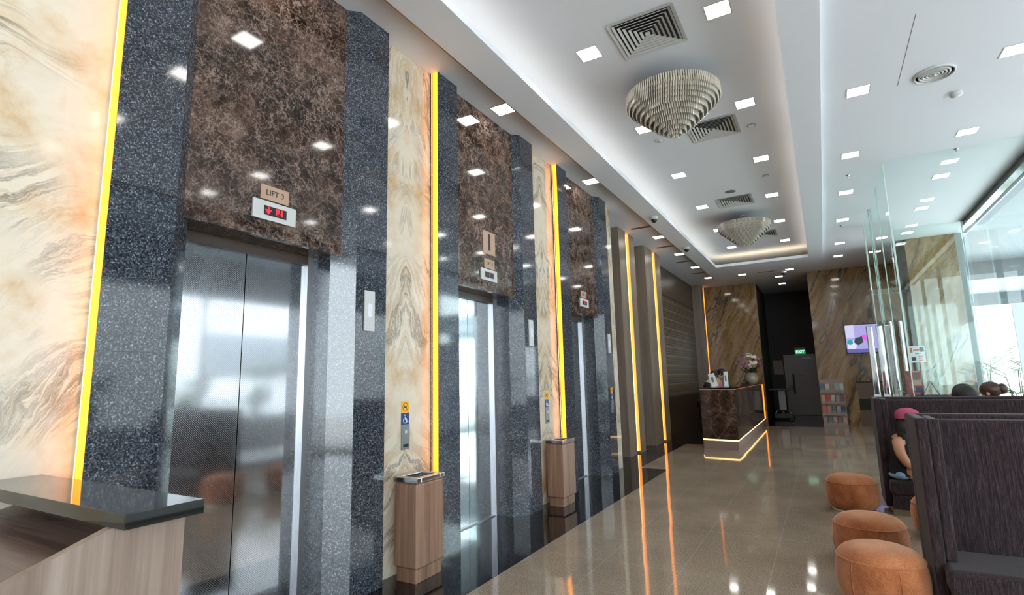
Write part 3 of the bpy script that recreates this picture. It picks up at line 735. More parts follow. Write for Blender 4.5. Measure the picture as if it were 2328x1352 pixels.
tag(MB().box(-.035, .035, -.02, .02, 0, .012).build('paper_slip', M['whitei'], loc=(-1.95, .665, .915)), 'small white paper slip lying on the sloping wooden desk top', 'paper slip').rotation_euler = (math.radians(13.6), 0, .3)

# ------------------------------------------------------------------ booth sofas
def sofa(x0, yf, wd, lab, grp='booth sofas'):
    # x0 left side, yf front of the wing panels, faces the camera
    t = thing('booth_sofa', lab, 'sofa', (x0, yf, 0), group=grp)
    H_ = 1.165; dp = .52
    F = M['fabric']
    MB().box(0, wd, dp - .10, dp, .06, H_).build('backrest', F, t, bevel=.018, seg=3)
    MB().box(.062, wd - .062, dp - .19, dp - .102, .30, H_ - .03).build('back_cushion', F, t, bevel=.02, seg=3)
    for a, b in ((0, .06), (wd - .06, wd)):
        MB().box(a, b, 0, dp - .101, .06, H_).build('side_panel', F, t, bevel=.014, seg=3)
    for a, b in ((.061, .12), (wd - .12, wd - .061)):
        MB().box(a, b, .012, dp - .192, .345, H_ - .005).build('side_cushion', F, t, bevel=.014, seg=3)
    MB().box(.045, wd - .045, -.14, dp - .192, .20, .343).build('seat_cushion', F, t, bevel=.035, seg=4)
    MB().box(.062, wd - .062, -.125, dp - .102, .06, .199).build('seat_base', F, t, bevel=.006)
    MB().box(.05, wd - .05, -.10, dp - .02, 0, .059).build('plinth', flat('dull_brass', (.42, .36, .24), .3, .8) if 'dull_brass' not in D.materials else D.materials['dull_brass'], t)
    return t
s1 = sofa(.432, 7.0, 2.0, 'dark high-backed booth sofa with the woman in a cap seated on it')
s2 = sofa(.450, 4.11, 2.0, 'dark high-backed booth sofa nearest the camera at the right edge')
def sofa_back(x0, yb, wd, dp, lab):
    t = thing('low_bench', lab, 'bench', (x0, yb, 0))
    MB().box(0, wd, 0, dp, .06, .42).build('seat', M['fabric'], t, bevel=.03, seg=3)
    MB().box(.05, wd - .05, .03, dp - .05, 0, .059).build('plinth', D.materials['dull_brass'], t)
sofa_back(1.15, 7.56, 1.2, .48, 'dark upholstered bench close behind the occupied booth sofa')
sofa_back(1.50, 8.07, .9, .48, 'dark upholstered bench nearer the glass pane, under the brown-haired person')

# ------------------------------------------------------------------ stools
def stool(x, y, rz, lab, k=1.0):
    t = thing('stool', lab, 'stool', (x, y, 0), rz, group='rust velvet stools')
    prof = [(.10, .035), (.215, .04), (.238, .07), (.250, .13), (.252, .20), (.246, .26), (.236, .295)]
    o = MB().lathe([(r * k, z) for r, z in prof], n=48).build('upholstered_drum', M['velvet'], t)
    top = [(.236, .295), (.226, .318), (.20, .342), (.16, .358), (.10, .368), (.05, .371), (.001, .372)]
    MB().lathe([(r * k, z) for r, z in top], n=48).build('cushion_top', M['velvet'], t)
    MB().tube([(.238 * k * math.cos(2 * PI * i / 48), .238 * k * math.sin(2 * PI * i / 48), .296) for i in range(49)], .0045, 6).build('seam_piping', M['velvet'], t)
    for j in range(6):
        a = j * PI / 3 + .35
        st = MB().tube([((r + .001) * k * math.cos(a), (r + .001) * k * math.sin(a), z) for r, z in prof[1:]], .0028, 5); st.build('stitched_seam', M['velvet'], t)
    MB().lathe([(.20, 0), (.20, .036), (.19, .036), (.19, 0)], n=40).build('brass_base', D.materials['dull_brass'], t)
    return t
stool(.135, 6.98, .2, 'rust velvet stool farthest away, beside the seated woman')
stool(.185, 5.12, .9, 'rust velvet stool in the middle of the three near the sofas')
stool(.19, 4.25, .5, 'rust velvet stool closest to the camera')
stool(.80, 6.1, .1, 'rust velvet stool almost hidden between the two booth sofas')

# ------------------------------------------------------------------ reception counter
t = thing('reception_counter', 'brown marble reception counter with black top and glowing base line', 'reception counter', (-1.9, 11.45, 0))
CP = [(-2.34, 11.95), (-2.25, 11.58), (-1.56, 11.43), (-1.60, 17.60), (-1.95, 17.60), (-1.95, 11.95)]
def loc_(pts, k=0): return [(x + 1.9, y - 11.45) for x, y in pts]
def inset(pts, d):
    n = len(pts); out = []
    ar = sum(pts[i][0] * pts[(i + 1) % n][1] - pts[(i + 1) % n][0] * pts[i][1] for i in range(n)); sg = 1 if ar > 0 else -1
    for i in range(n):
        p0, p1, p2 = Vector(pts[i - 1]), Vector(pts[i]), Vector(pts[(i + 1) % n])
        e1 = (p1 - p0).normalized(); e2 = (p2 - p1).normalized()
        n1 = Vector((-e1.y, e1.x)) * sg; n2 = Vector((-e2.y, e2.x)) * sg
        b = (n1 + n2); b = b / max(.3, b.dot(n1)); q = p1 + b * d; out.append((q.x, q.y))
    return out
MB().prism(loc_(CP), .195, 1.165).build('marble_body', M['brown_dk'], t)
MB().prism(loc_(inset(CP, .01)), .0, .165).build('plinth', M['pinkm'], t)
MB().prism(loc_(inset(CP, .008)), .167, .194).build('base_light_line', M['ledw'], t)
MB().prism(loc_(inset(CP, .016)), 1.166, 1.178).build('edge_light_line', flat('dim_orange_light', (.5, .25, .08), .5, emis=(1, .25, .03), es=.18), t)
MB().prism(loc_(inset(CP, -.02)), 1.179, 1.21).build('countertop', M['blackg'], t, bevel=.002)
MB().box(-1.594 + 1.9, -1.586 + 1.9, 17.25 - 11.45, 17.45 - 11.45, .2, 1.16).build('end_light_strip', M['ledo'], t)
def sign_holder(x, y, z, w_, h_, rx, lab, m=None):
    t = thing('sign_holder', lab, 'sign holder', (x, y, z), group='white sign holders on the reception counter')
    p = MB().box(-w_ / 2, w_ / 2, -.003, .003, .008, h_).build('card', m or M['whitei'], t); p.rotation_euler = (0, rx, 0)
    MB().box(-w_ / 2 - .005, w_ / 2 + .005, -.04, .04, 0, .008).build('foot', M['glassedge'], t)
    MB().box(-w_ * .25, w_ * .15, -.0045, -.003, h_ * .35, h_ * .75).build('printed_figure', M['grey'], t).rotation_euler = (0, rx, 0)
sign_holder(-2.05, 12.25, 1.211, .13, .29, math.radians(-14), 'white sign card leaning over at the counter beside the pink-shirted receptionist')
sign_holder(-1.86, 12.5, 1.211, .085, .32, 0, 'tall narrow white sign card standing upright on the counter')
t = thing('desk_phone', 'small dark desk phone on the counter near the flowers', 'telephone', (-1.74, 14.6, 1.211))
MB().extr([(-.08, 0), (.08, 0), (.08, .07), (-.08, .03)], 'y', -.09, .09).build('phone_base', M['blackp'], t)
MB().tube([(-.03, -.08, .085), (0, -.05, .095), (0, .05, .095), (-.03, .08, .085)], .018, 8).build('handset', M['blackp'], t)

# flowers
fx, fy = -1.70, 15.7
t = thing('flower_arrangement', 'pink and white orchid arrangement in a pale round vase on the counter', 'flowers', (fx, fy, 1.211))
MB().lathe([(.09, 0), (.15, .05), (.175, .13), (.16, .22), (.115, .28), (.11, .29), (.10, .28), (.10, .2)], n=32).build('vase', M['vase'], t)
fl = MB()
for k in range(34):
    a = random.random() * 2 * PI; l = random.uniform(.15, .32)
    b0 = Vector((.06 * math.cos(a), .06 * math.sin(a), .27)); b1 = b0 + Vector((l * math.cos(a), l * math.sin(a), random.uniform(-.02, .22)))
    s_ = Vector((-math.sin(a), math.cos(a), 0)) * .03; m_ = (b0 + b1) / 2 + Vector((0, 0, .04))
    fl.add([b0, m_ + s_, b1, m_ - s_], [(0, 1, 2, 3)])
fl.build('foliage', M['leafd'], t)
def blossom(c, nrm, r):
    mb = MB(); nrm = Vector(nrm).normalized(); a = nrm.orthogonal().normalized(); b = nrm.cross(a); c = Vector(c)
    for k in range(5):
        an = 2 * PI * k / 5; d1 = a * math.cos(an) + b * math.sin(an); s_ = nrm.cross(d1)
        mb.add([c, c + d1 * r * .55 + s_ * r * .42 + nrm * r * .15, c + d1 * r + nrm * r * .05, c + d1 * r * .55 - s_ * r * .42 + nrm * r * .15], [(0, 1, 2, 3)])
    mb.ell(c + nrm * r * .15, r * .2, r * .2, r * .2, 6, 4)
    return mb
random.seed(3)
for k in range(74):
    th = random.uniform(0, 2 * PI); ph = random.uniform(-.15, 1.45)
    R3 = .30 * random.uniform(.85, 1.05)
    n_ = Vector((math.cos(th) * math.cos(ph), math.sin(th) * math.cos(ph), math.sin(ph)))
    c_ = Vector((n_.x * R3, n_.y * R3, .52 + n_.z * .28 - (.0 if n_.x < 0 else .03)))
    m_ = M['ppink']
    if n_.x > -.15 and n_.z > .1 and n_.x < .75: m_ = M['pwhite']
    if n_.z < .15 and n_.x > .2: m_ = M['magenta']
    if random.random() < .15: m_ = M['magenta']
    blossom(c_, n_, random.uniform(.045, .065)).build('blossom', m_, t)
MB().tube([(0, 0, .2), (.0, 0, .62)], .02, 6).build('stem_bundle', M['leafd'], t)

# ------------------------------------------------------------------ far passage: door, exit sign, notice, pedestal
t = thing('door_4', 'dark grey panelled door at the end of the passage under the exit sign', 'door', (-.68, YR, 0), kind='structure')
dl = MB().box(-.46, .46, -.04, -.001, .01, 2.06).build('door_leaf', M['door'], t)
for b in ((-.53, -.46, 0, 2.12), (.46, .52, 0, 2.12)): MB().box(b[0], b[1], -.05, 0, b[2], b[3]).build('door_frame', M['door'], t)
MB().box(-.46, .46, -.05, 0, 2.06, 2.12).build('door_head', M['door'], t)
MB().box(-.30, -.24, -.06, -.041, .75, 1.45).build('pull_plate', M['dark'], dl)
MB().box(-.18, .10, -.044, -.041, 1.36, 1.40).build('door_plaque', flat('orange_plaque', (.35, .14, .02), .5), dl)
MB().tube([(-.42, -.05, 1.0), (-.42, -.085, 1.0), (-.32, -.085, 1.0)], .009, 8).build('door_handle', M['chrome'], dl)
MB().box(.05, .36, -.09, -.041, 1.96, 2.02).build('door_closer', M['grey'], dl)
t = thing('exit_sign', 'green illuminated EXIT sign above the grey door', 'exit sign', (-.66, YR, 2.13))
sf = MB().box(-.165, .165, -.08, -.01, 0, .15).build('sign_face', M['exit'], t)
MB().box(-.165, .165, -.09, 0, .152, .23).build('housing', M['mauve'], t)
text('lettering', 'EXIT', .13, M['exitw'], sf, (0, -.083, .075), TOY, .001, .004)
tag(MB().box(-1.56, -1.25, YR - .02, YR - .001, 1.43, 1.94).build('notice_board', M['mauve']), 'plain mauve notice board on the dark wall left of the grey door', 'notice board')
t = thing('pedestal_table', 'dark-topped table with grey pedestal and chrome feet in the passage', 'table', (-1.25, 19.6, 0.0012))
MB().box(-.36, .36, -.25, .25, .93, .98).build('table_top', M['blackp'], t, bevel=.005)
MB().box(-.10, .10, -.04, .04, .30, .929).build('pedestal', flat('pale_grey_panel', (.30, .27, .27), .4), t)
MB().lathe([(.16, .20), (.13, .30), (.001, .30)], n=20).build('hub', M['blackp'], t)
for s_ in (-1, 1):
    for q in (-1, 1): MB().tube([(s_ * .08, q * .02, .30), (s_ * .2, q * .08, .26), (s_ * .30, q * .16, .0)], .014, 8).build('chrome_foot', M['chrome'], t)
MB().box(-.26, .26, -.2, .2, .06, .20).build('lower_shelf', M['blackp'], t)

# ------------------------------------------------------------------ golden wall: brochure rack, television, cabinet
t = thing('brochure_rack', 'rose-beige brochure rack with four tiers against the golden marble', 'brochure rack', (-.145, YG2, 0))
RW = .59
MB().box(0, RW, -.04, -.001, 0, 1.26).build('back_panel', M['pinkm'], t)
zs = [.93, .62, .31, .03]
for z in zs:
    sh_ = MB().box(.005, RW - .005, -.16, -.041, z - .03, z).build('shelf', M['pinkm'], t)
    MB().box(.005, RW - .005, -.16, -.152, z, z + .045).build('shelf_lip', M['pinkm'], sh_)
bc = [[(.05, .12, .20), (.6, .45, .38), None, (.30, .42, .38), (.55, .55, .50)], [(.65, .30, .12), (.55, .04, .03), (.55, .48, .32), (.30, .24, .20), (.16, .04, .06)],
      [(.60, .12, .10), (.52, .26, .16), (.12, .13, .17), (.34, .36, .45), (.04, .04, .05)], [(.34, .27, .24), (.16, .18, .22), (.50, .32, .30), (.28, .15, .08), (.58, .30, .31)]]
bn = [['dark blue', 'pale peach', '', 'green and blue', 'cream'], ['orange', 'bright red', 'pale yellow', 'brown photo', 'maroon'], ['red and white', 'orange-tan', 'navy', 'lilac-grey', 'black'], ['taupe', 'slate', 'rose-grey', 'tan and black', 'pink']]
for r_ in range(4):
    for c_ in range(5):
        if bc[r_][c_] is None: continue
        col = bc[r_][c_]
        o = thing('brochure', '%s brochure on the %s tier of the rack' % (bn[r_][c_], ['top', 'second', 'third', 'bottom'][r_]), 'brochure', (-.145 + .065 + c_ * .114, YG2 - .10, zs[r_] + .001), group='brochures in the rack')
        p = MB().box(-.048, .048, -.012, .0, 0, .215).build('cover', flat('brochure_paper', col, .4), o); p.rotation_euler = (math.radians(-8), 0, 0)
        k2 = MB().box(-.042, .042, -.0135, -.0122, .03, .09).build('printed_band', flat('brochure_print', tuple(v * .5 + .06 + .07 * ((r_ + c_ + i) % 3) for i, v in enumerate(col)), .4), p)
def tvm(name, c): return flat(name, (0, 0, 0), .3, emis=c, es=.5)
t = thing('television', 'wall-mounted television showing purple and white pictures', 'television', (1.02, YG2, 2.36))
MB().box(-.42, .42, -.09, -.04, -.40, .40).build('casing', M['blackp'], t, bevel=.005)
scn = MB().box(-.40, .40, -.093, -.0905, -.38, .38).build('screen', tvm('screen_violet', (.40, .36, .75)), t)
MB().box(-.40, -.19, -.0945, -.0932, .02, .38).build('picture_block', tvm('screen_pale', (.62, .60, .85)), scn)
MB().box(-.40, .40, -.0945, -.0932, -.38, -.28).build('picture_block', tvm('screen_band', (.12, .10, .35)), scn)
MB().extr([(-.36, -.02), (-.22, -.05), (-.16, -.22), (-.22, -.28), (-.38, -.28)], 'y', -.0955, -.0946).build('picture_block', tvm('screen_white', (.75, .72, .9)), scn)
MB().extr([(-.18, .02), (-.02, .06), (.0, -.1), (-.12, -.18), (-.22, -.1)], 'y', -.0955, -.0946).build('picture_block', tvm('screen_dark', (.02, .04, .05)), scn)
MB().ell((.03, -.0945, .02), .09, .001, .08, 16, 8).build('picture_block', tvm('screen_magenta', (.75, .10, .75)), scn)
MB().ell((-.31, -.0962, -.09), .07, .001, .07, 16, 8).build('picture_block', tvm('screen_teal', (.02, .35, .38)), scn)
MB().box(.16, .25, -.0955, -.0946, -.2, .1).build('picture_block', tvm('screen_brown', (.22, .08, .05)), scn)
MB().box(-.1, .1, -.04, -.001, -.1, .1).build('wall_bracket', M['grey'], t)
t = thing('wood_cabinet', 'reddish brown cabinet set in the golden wall below the television', 'cabinet', (.76, YG2, 0))
MB().box(0, .55, -.03, -.001, 0, .42).build('lower_door', flat('red_brown_wood', (.13, .06, .035), .35), t)
MB().box(0, .55, -.03, -.001, .72, 1.16).build('upper_door', D.materials['red_brown_wood'], t)
MB().box(0, .55, -.012, -.001, .42, .72).build('niche', M['nearblack'], t)
MB().box(-.03, .58, -.035, -.001, 1.16, 1.20).build('top_gap', M['dark'], t)

# ------------------------------------------------------------------ glass vestibule and street front
def pane(x0, x1, y0, y1, z0, z1, lab, name='glass_panel', n=None, grp='panes of the glass vestibule', edges=()):
    t = thing(name, lab, 'glass panel', (x0, y0, z0), group=grp, kind='structure' if name.startswith('window') else None)
    dx, dy = x1 - x0, y1 - y0
    vs = [(0, 0, 0), (dx, dy, 0), (dx, dy, z1 - z0), (0, 0, z1 - z0)]
    MB().add(vs, [(0, 1, 2, 3)]).build('pane', M['glass'] if name == 'glass_panel' else M['street'], t)
    for e in edges:
        ex, ey = (0, 0) if e == 0 else (dx, dy)
        MB().box(ex - .007, ex + .007, ey - .007, ey + .007, 0, z1 - z0).build('polished_edge', M['glassedge'], t)
    return t
pane(1.0, 2.68, 8.85, 8.85, 0, ZC, 'large clear glass pane facing the seating in front of the vestibule', edges=(0,))
pane(1.0, 1.0, 8.86, 10.1, 0, ZC, 'side glass pane of the vestibule nearest the corner', edges=(1,))
pane(1.0, 1.0, 10.12, 11.4, 0, ZC, 'side glass pane in the middle of the vestibule', edges=(1,))
pane(.98, .98, 11.42, 12.55, 2.3, ZC, 'short side glass pane above the vestibule entrance', edges=(0, 1))
pane(1.45, 2.66, 13.45, 13.45, 0, ZC, 'clear glass pane at the far side of the vestibule', edges=(1,))
pane(1.45, 1.45, 12.7, 13.44, 0, ZC, 'narrow glass pane beside the stainless door posts', edges=(0,))
for x, y, a, lab in ((.86, 12.7, 1.0, 'first from the left'), (1.02, 12.7, 1.0, 'second from the left'), (1.21, 12.7, 0, 'third from the left'), (1.37, 12.7, 0, 'fourth from the left')):
    t = thing('door_post', 'polished stainless post of the vestibule doorway, ' + lab, 'door post', (x, y, 0), group='stainless posts of the vestibule doorway')
    hh = 2.35 if a else 2.43
    pw = .055 if a else .035
    MB().box(-pw, pw, -.03, .03, 0, hh).build('post', M['chrome'], t, bevel=.02, seg=4)
    MB().box(-pw - .002, pw + .002, -.032, .032, .95, 1.02).build('joint_band', M['whitem'], t)
t = thing('door_operator_casing', 'beige casing box over the vestibule doorway', 'door casing', (1.19, 12.72, 2.431))
MB().box(-.24, .24, -.13, .13, 0, .62).build('casing', M['vestbox'], t, bevel=.008)
MB().box(-.25, .25, -.135, -.131, .52, .53).build('seam', M['whitem'], t)
MB().box(-.22, -.20, -.02, .02, .62, ZC - 2.432).build('hanger', M['chrome'], t)
MB().box(.20, .22, -.02, .02, .62, ZC - 2.432).build('hanger', M['chrome'], t)

struct('trim_3', MB().box(2.68, 2.80, YB, 13.5, 4.27, 4.379), M['granite'], 'speckled granite beam along the head of the street glazing', 'beam')
struct('trim_4', MB().box(2.90, 2.95, YB, 14.6, 4.36, 4.42), M['dark'], 'dark rail outside the head of the street glazing', 'rail')
struct('wall_right', MB().box(2.74, 2.86, 14.6, YR, 0, ZC), M['ext'], 'wall beside the golden pier at the end of the street front', 'wall')
ys = [YB + .1, -2.4, 0.2, 2.8, 5.4, 8.0, 14.6]
for i in range(6):
    t = pane(XF, XF, ys[i] + .02, ys[i + 1] - .02, .08, 4.36, 'full-height street window pane, %s from the entrance' % ORD[i], name='window_%d' % (i + 1), grp='street window panes')
    MB().box(-.03, .03, -.02, ys[i + 1] - ys[i] - .02, -.08, 0).build('window_sill', M['grey'], t)
    if i < 5: MB().box(-.04, .04, ys[i + 1] - ys[i] - .05, ys[i + 1] - ys[i] + .01, 0, 4.27).build('mullion', M['grey'], t)

# small table and signs inside the vestibule
t = thing('display_table', 'black-topped display table inside the glass vestibule', 'table', (1.28, 10.1, 0))
MB().box(-.23, .25, -.22, .22, 1.04, 1.09).build('table_top', M['blackp'], t, bevel=.004)
for a in (-1, 1):
    for b in (-1, 1): MB().box(a * .2 - .015, a * .2 + .015, b * .18 - .015, b * .18 + .015, 0, 1.039).build('leg', M['blackp'], t)
t = thing('menu_stand', 'white sign board with red print on a thin white pole', 'sign', (1.245, 10.12, 1.091))
b_ = MB().box(-.105, .105, -.004, .004, .48, .73).build('board', M['whitei'], t)
MB().box(-.014, .014, -.01, .01, .0, .479).build('pole', M['whitem'], t)
MB().lathe([(.05, 0), (.05, .008), (.001, .01)], n=20).build('foot', M['whitem'], t)
for k, (a, b, c_, d, m_) in enumerate(((-.08, -.05, .63, .70, 'redink'), (-.04, .04, .66, .675, 'redink'), (.04, .09, .64, .71, 'ink'), (-.02, .06, .61, .62, 'redink'), (-.07, -.02, .51, .56, 'ink'), (.02, .07, .57, .58, 'redink'), (.02, .06, .54, .55, 'redink'), (.02, .065, .51, .52, 'redink'))):
    MB().box(a, b, -.0055, -.0042, c_, d).build('printed_block', M[m_], b_)
t = thing('poster', 'red poster card with food pictures leaning on the display table', 'poster', (1.15, 10.0, 1.091), .15)
pc_ = MB().box(-.10, .10, -.005, .005, 0, .36).build('card', flat('red_poster', (.42, .03, .05), .4), t)
for a, b, c_, d, k in ((.0, .09, .24, .33, (.12, .08, .05)), (-.01, .09, .14, .22, (.45, .25, .18)), (.01, .09, .04, .12, (.05, .06, .14)), (-.03, .02, .07, .12, (.5, .2, .08)), (-.09, .09, .345, .355, (.5, .35, .05))):
    MB().box(a, b, -.0065, -.0052, c_, d).build('picture_block', flat('poster_picture', k, .5), pc_)
t = thing('tent_card', 'white A-shaped tent card on the display table', 'tent card', (1.35, 10.0, 1.091))
for s_ in (-1, 1):
    MB().add([(0, -.05, .18), (0, .05, .18), (s_ * .085, .05, 0), (s_ * .085, -.05, 0), (s_ * .02, -.05, .18), (s_ * .02, .05, .18), (s_ * .105, .05, 0), (s_ * .105, -.05, 0)],
             [(0, 1, 2, 3), (4, 7, 6, 5), (0, 4, 5, 1), (3, 2, 6, 7), (0, 3, 7, 4), (1, 5, 6, 2)]).build('card_leaf', M['whitem'], t)
t = thing('barrier_strap', 'red barrier strap stretched near the vestibule doorway', 'barrier', (1.16, 11.5, 0))
MB().tube([(-.07, 0, 1.12), (.0, 0, 1.09), (.09, 0, 1.05)], .012, 6).build('strap', flat('red_strap', (.6, .03, .03), .5), t)
MB().lathe([(.12, 0), (.12, .01), (.02, .03), (.018, 1.14), (.001, 1.15)], n=20).build('strap_post', M['chrome'], t).location = (-.07, 0, 0)

# ------------------------------------------------------------------ outside
struct('ground_outside', MB().box(2.9, 34, -14, 60, -.14, -.02), M['concrete'], 'pale paving outside the street front', 'ground')
struct('ground_behind', MB().box(-12, 2.9, -20, -5.0, -.14, -.02), M['concrete'], 'pale paving outside the entrance end', 'ground')
t = thing('street_canopy', 'blue-white panelled canopy over the pavement outside', 'canopy', (3.0, -5, 4.54))
MB().box(0, 2.8, 0, 25.0, 0, .1).build('near_soffit', M['panel'], t)
MB().box(0, 9, 25.0, 25.2, -.52, 0).build('near_beam', M['beam'], t)
MB().box(0, 9, 25.2, 28.9, -.52, -.42).build('middle_soffit', M['panel'], t)
MB().box(0, 9, 28.9, 29.1, -.93, -.52).build('far_beam', M['beam'], t)
MB().box(2.68, 2.8, 0, 18.0, -1.04, -.001).build('edge_fascia', M['beam'], t)
for x, y, lab in ((3.6, 12.0, 'nearer'), (3.75, 17.0, 'middle'), (4.5, 21.6, 'farther')):
    o = thing('canopy_downlight', 'small pale downlight in the street canopy, %s one' % lab, 'ceiling light', (x, y, 4.538 if y < 20 else 4.018), group='canopy downlights')
    MB().lathe([(.12, 0), (.12, -.008), (.001, -.01)], n=20).build('lens', flat('pale_lens', (1, 1, 1), .4, emis=(1, 1, 1), es=1.5) if 'pale_lens' not in D.materials else D.materials['pale_lens'], o)
for k in range(7):
    tag(MB().box(4.75 + k * .42, 4.98 + k * .42, 25.4, 25.7, 2.55, 3.6).build('wall_fin', M['slat']), 'tan vertical fin on the building beyond the canopy, %s from the left' % ORD[k], 'fin', 'tan fins on the building outside')
o = thing('building', 'white rendered building across the paving beyond the canopy', 'building', (3.5, 44, 0))
MB().box(0, 16, 0, 8, 0, 12).build('wall', M['ext'], o); MB().box(2, 5, -.05, 0, .6, 2.4).build('window', M['extg'], o)
o = thing('building', 'white building with grey cladding band mirrored in the lift doors', 'building', (13.5, -9, 0))
MB().box(0, 5, 0, 34, 0, 13).build('wall', M['ext'], o)
for a, b in ((20.75, 25.1),): MB().box(-.25, 0, a, b, 1.95, 3.5).build('cladding_panel', M['extg'], o)
for y in (20.9, 22.1):
    MB().box(-.35, 0, y, y + .85, 1.1, 1.75).build('air_conditioner', M['whitem'], o)
t = thing('banner', 'tall white banner panel standing outside the street glazing', 'banner', (3.12, 13.1, 0))
MB().box(0, 1.5, 0, .03, .05, 2.62).build('panel', flat('lilac_white_panel', (.62, .60, .70), .5), t)
MB().box(0, 1.5, -.15, .18, -.02, .05).build('base', M['grey'], t)
def plant(x, y, h, n, lab, m=None, wide=.5, z=0.0):
    t = thing('palm_plant', lab, 'plant', (x, y, z), group='palms outside the street front')
    st = MB(); lf = MB()
    for k in range(n):
        a = random.random() * 2 * PI; bx, by = random.uniform(-.12, .12), random.uniform(-.12, .12)
        top = Vector((bx + math.cos(a) * wide, by + math.sin(a) * wide, h * random.uniform(.6, 1)))
        b0 = Vector((bx, by, 0)); mid = Vector((bx + math.cos(a) * wide * .3, by + math.sin(a) * wide * .3, top.z * .8))
        st.tube([b0, mid, top], .012, 5, .005)
        for j in range(17):
            u = .28 + j * .042; p = b0.lerp(mid, min(1, u * 1.2)) if u < .6 else mid.lerp(top, (u - .6) / .35)
            for s_ in (-1, 1):
                d_ = Vector((math.cos(a + s_ * 1.0), math.sin(a + s_ * 1.0), -.15)) * .26
                q = Vector((-d_.y, d_.x, 0)) * .20
                lf.add([p, p + d_ * .5 + q, p + d_, p + d_ * .5 - q], [(0, 1, 2, 3)])
    st.build('stem', M['leafd'], t); lf.build('frond', m or M['leaf'], t)
o = thing('planter', 'long white planter trough outside the street glazing', 'planter', (5.6, -4, 0))
MB().box(-.3, .3, 0, 14, -.02, .75).build('trough', M['ext'], o); MB().box(-.25, .25, .05, 13.95, .75, .76).build('soil', M['leafd'], o)
bright = flat('palm_leaf_green', (.075, .17, .022), .5)  # one even green shared by the fronds of every palm
WP = ['nearest the entrance', 'second from the entrance', 'third from the entrance', 'fourth from the entrance', 'fifth from the entrance', 'sixth from the entrance']
for k, y in enumerate((-2.5, -.2, 2.2, 4.6, 6.6, 8.4)): plant(5.6, y, 1.6 if k == 5 else 1.0, 12, 'feathery palm in the street planter, ' + WP[k], bright, z=.78)
for k, (x, y, h) in enumerate(((4.3, 18.3, 1.7), (5.3, 20.2, 1.9), (6.3, 22.2, 1.8), (4.5, 22.6, 2.3), (7.6, 24.0, 2.1))):
    plant(x, y, h, 14, 'bright green palm beyond the banner outside, %s' % ['leftmost and low', 'second from the left', 'third from the left', 'tall one behind', 'farthest right'][k], bright, .8)

# ------------------------------------------------------------------ people
def skin_mesh(name, verts, edges, m, parent, root=0, sub=2, loc=(0, 0, 0)):
    """verts: (x, y, z, rx, ry)"""
    me = D.meshes.new(name); me.from_pydata([v[:3] for v in verts], edges, []); me.update(); me.materials.append(m)
    o = D.objects.new(name, me); COL.objects.link(o); o.parent = parent; o.location = loc
    md = o.modifiers.new('skin', 'SKIN'); md.use_smooth_shade = True
    sv = me.skin_vertices[0].data if len(me.skin_vertices) else None
    if sv is None:
        bm = bmesh.new(); bm.from_mesh(me); bm.verts.layers.skin.verify(); bm.to_mesh(me); bm.free(); sv = me.skin_vertices[0].data
    for i, v in enumerate(verts):
        sv[i].radius = (v[3], v[4] if len(v) > 4 else v[3]); sv[i].use_root = (i == root)
    s_ = o.modifiers.new('sub', 'SUBSURF'); s_.levels = sub; s_.render_levels = sub
    return o
class Sk:
    def __init__(s): s.v = []; s.e = []
    def p(s, x, y, z, r, r2=None, to=None):
        s.v.append((x, y, z, r, r2 if r2 else r)); i = len(s.v) - 1
        if to is not None: s.e.append((to, i))
        return i
def hand(s, w, d, side, curl=.5, k=1.0):
    """wrist index w, direction d, side vector; palm, five fingers and a thumb from the side of the palm"""
    d = Vector(d).normalized(); sd = Vector(side).normalized(); dn = d.cross(sd).normalized()
    W0 = Vector(s.v[w][:3]); pc = W0 + d * .045 * k; palm = s.p(*pc, .022 * k, .016 * k, to=w)
    kn = s.p(*(W0 + d * .08 * k), .024 * k, .013 * k, to=palm)
    for j, (o_, l_) in enumerate(((-.027, .062), (-.009, .074), (.009, .070), (.027, .055))):
        b = W0 + d * .088 * k + sd * o_ * k; i1 = s.p(*b, .009 * k, to=kn)
        c1 = b + (d * (1 - curl * .3) - dn * curl * .5) * l_ * .55 * k; i2 = s.p(*c1, .0085 * k, to=i1)
        c2 = c1 + (d * (1 - curl) - dn * curl) * l_ * .5 * k; s.p(*c2, .0065 * k, to=i2)
    b = pc - sd * .030 * k; i1 = s.p(*b, .011 * k, to=palm); c1 = b + (d * .8 - sd * .6) * .035 * k; i2 = s.p(*c1, .0095 * k, to=i1)
    s.p(*(c1 + (d * 1.0 - dn * .3) * .028 * k), .0075 * k, to=i2)

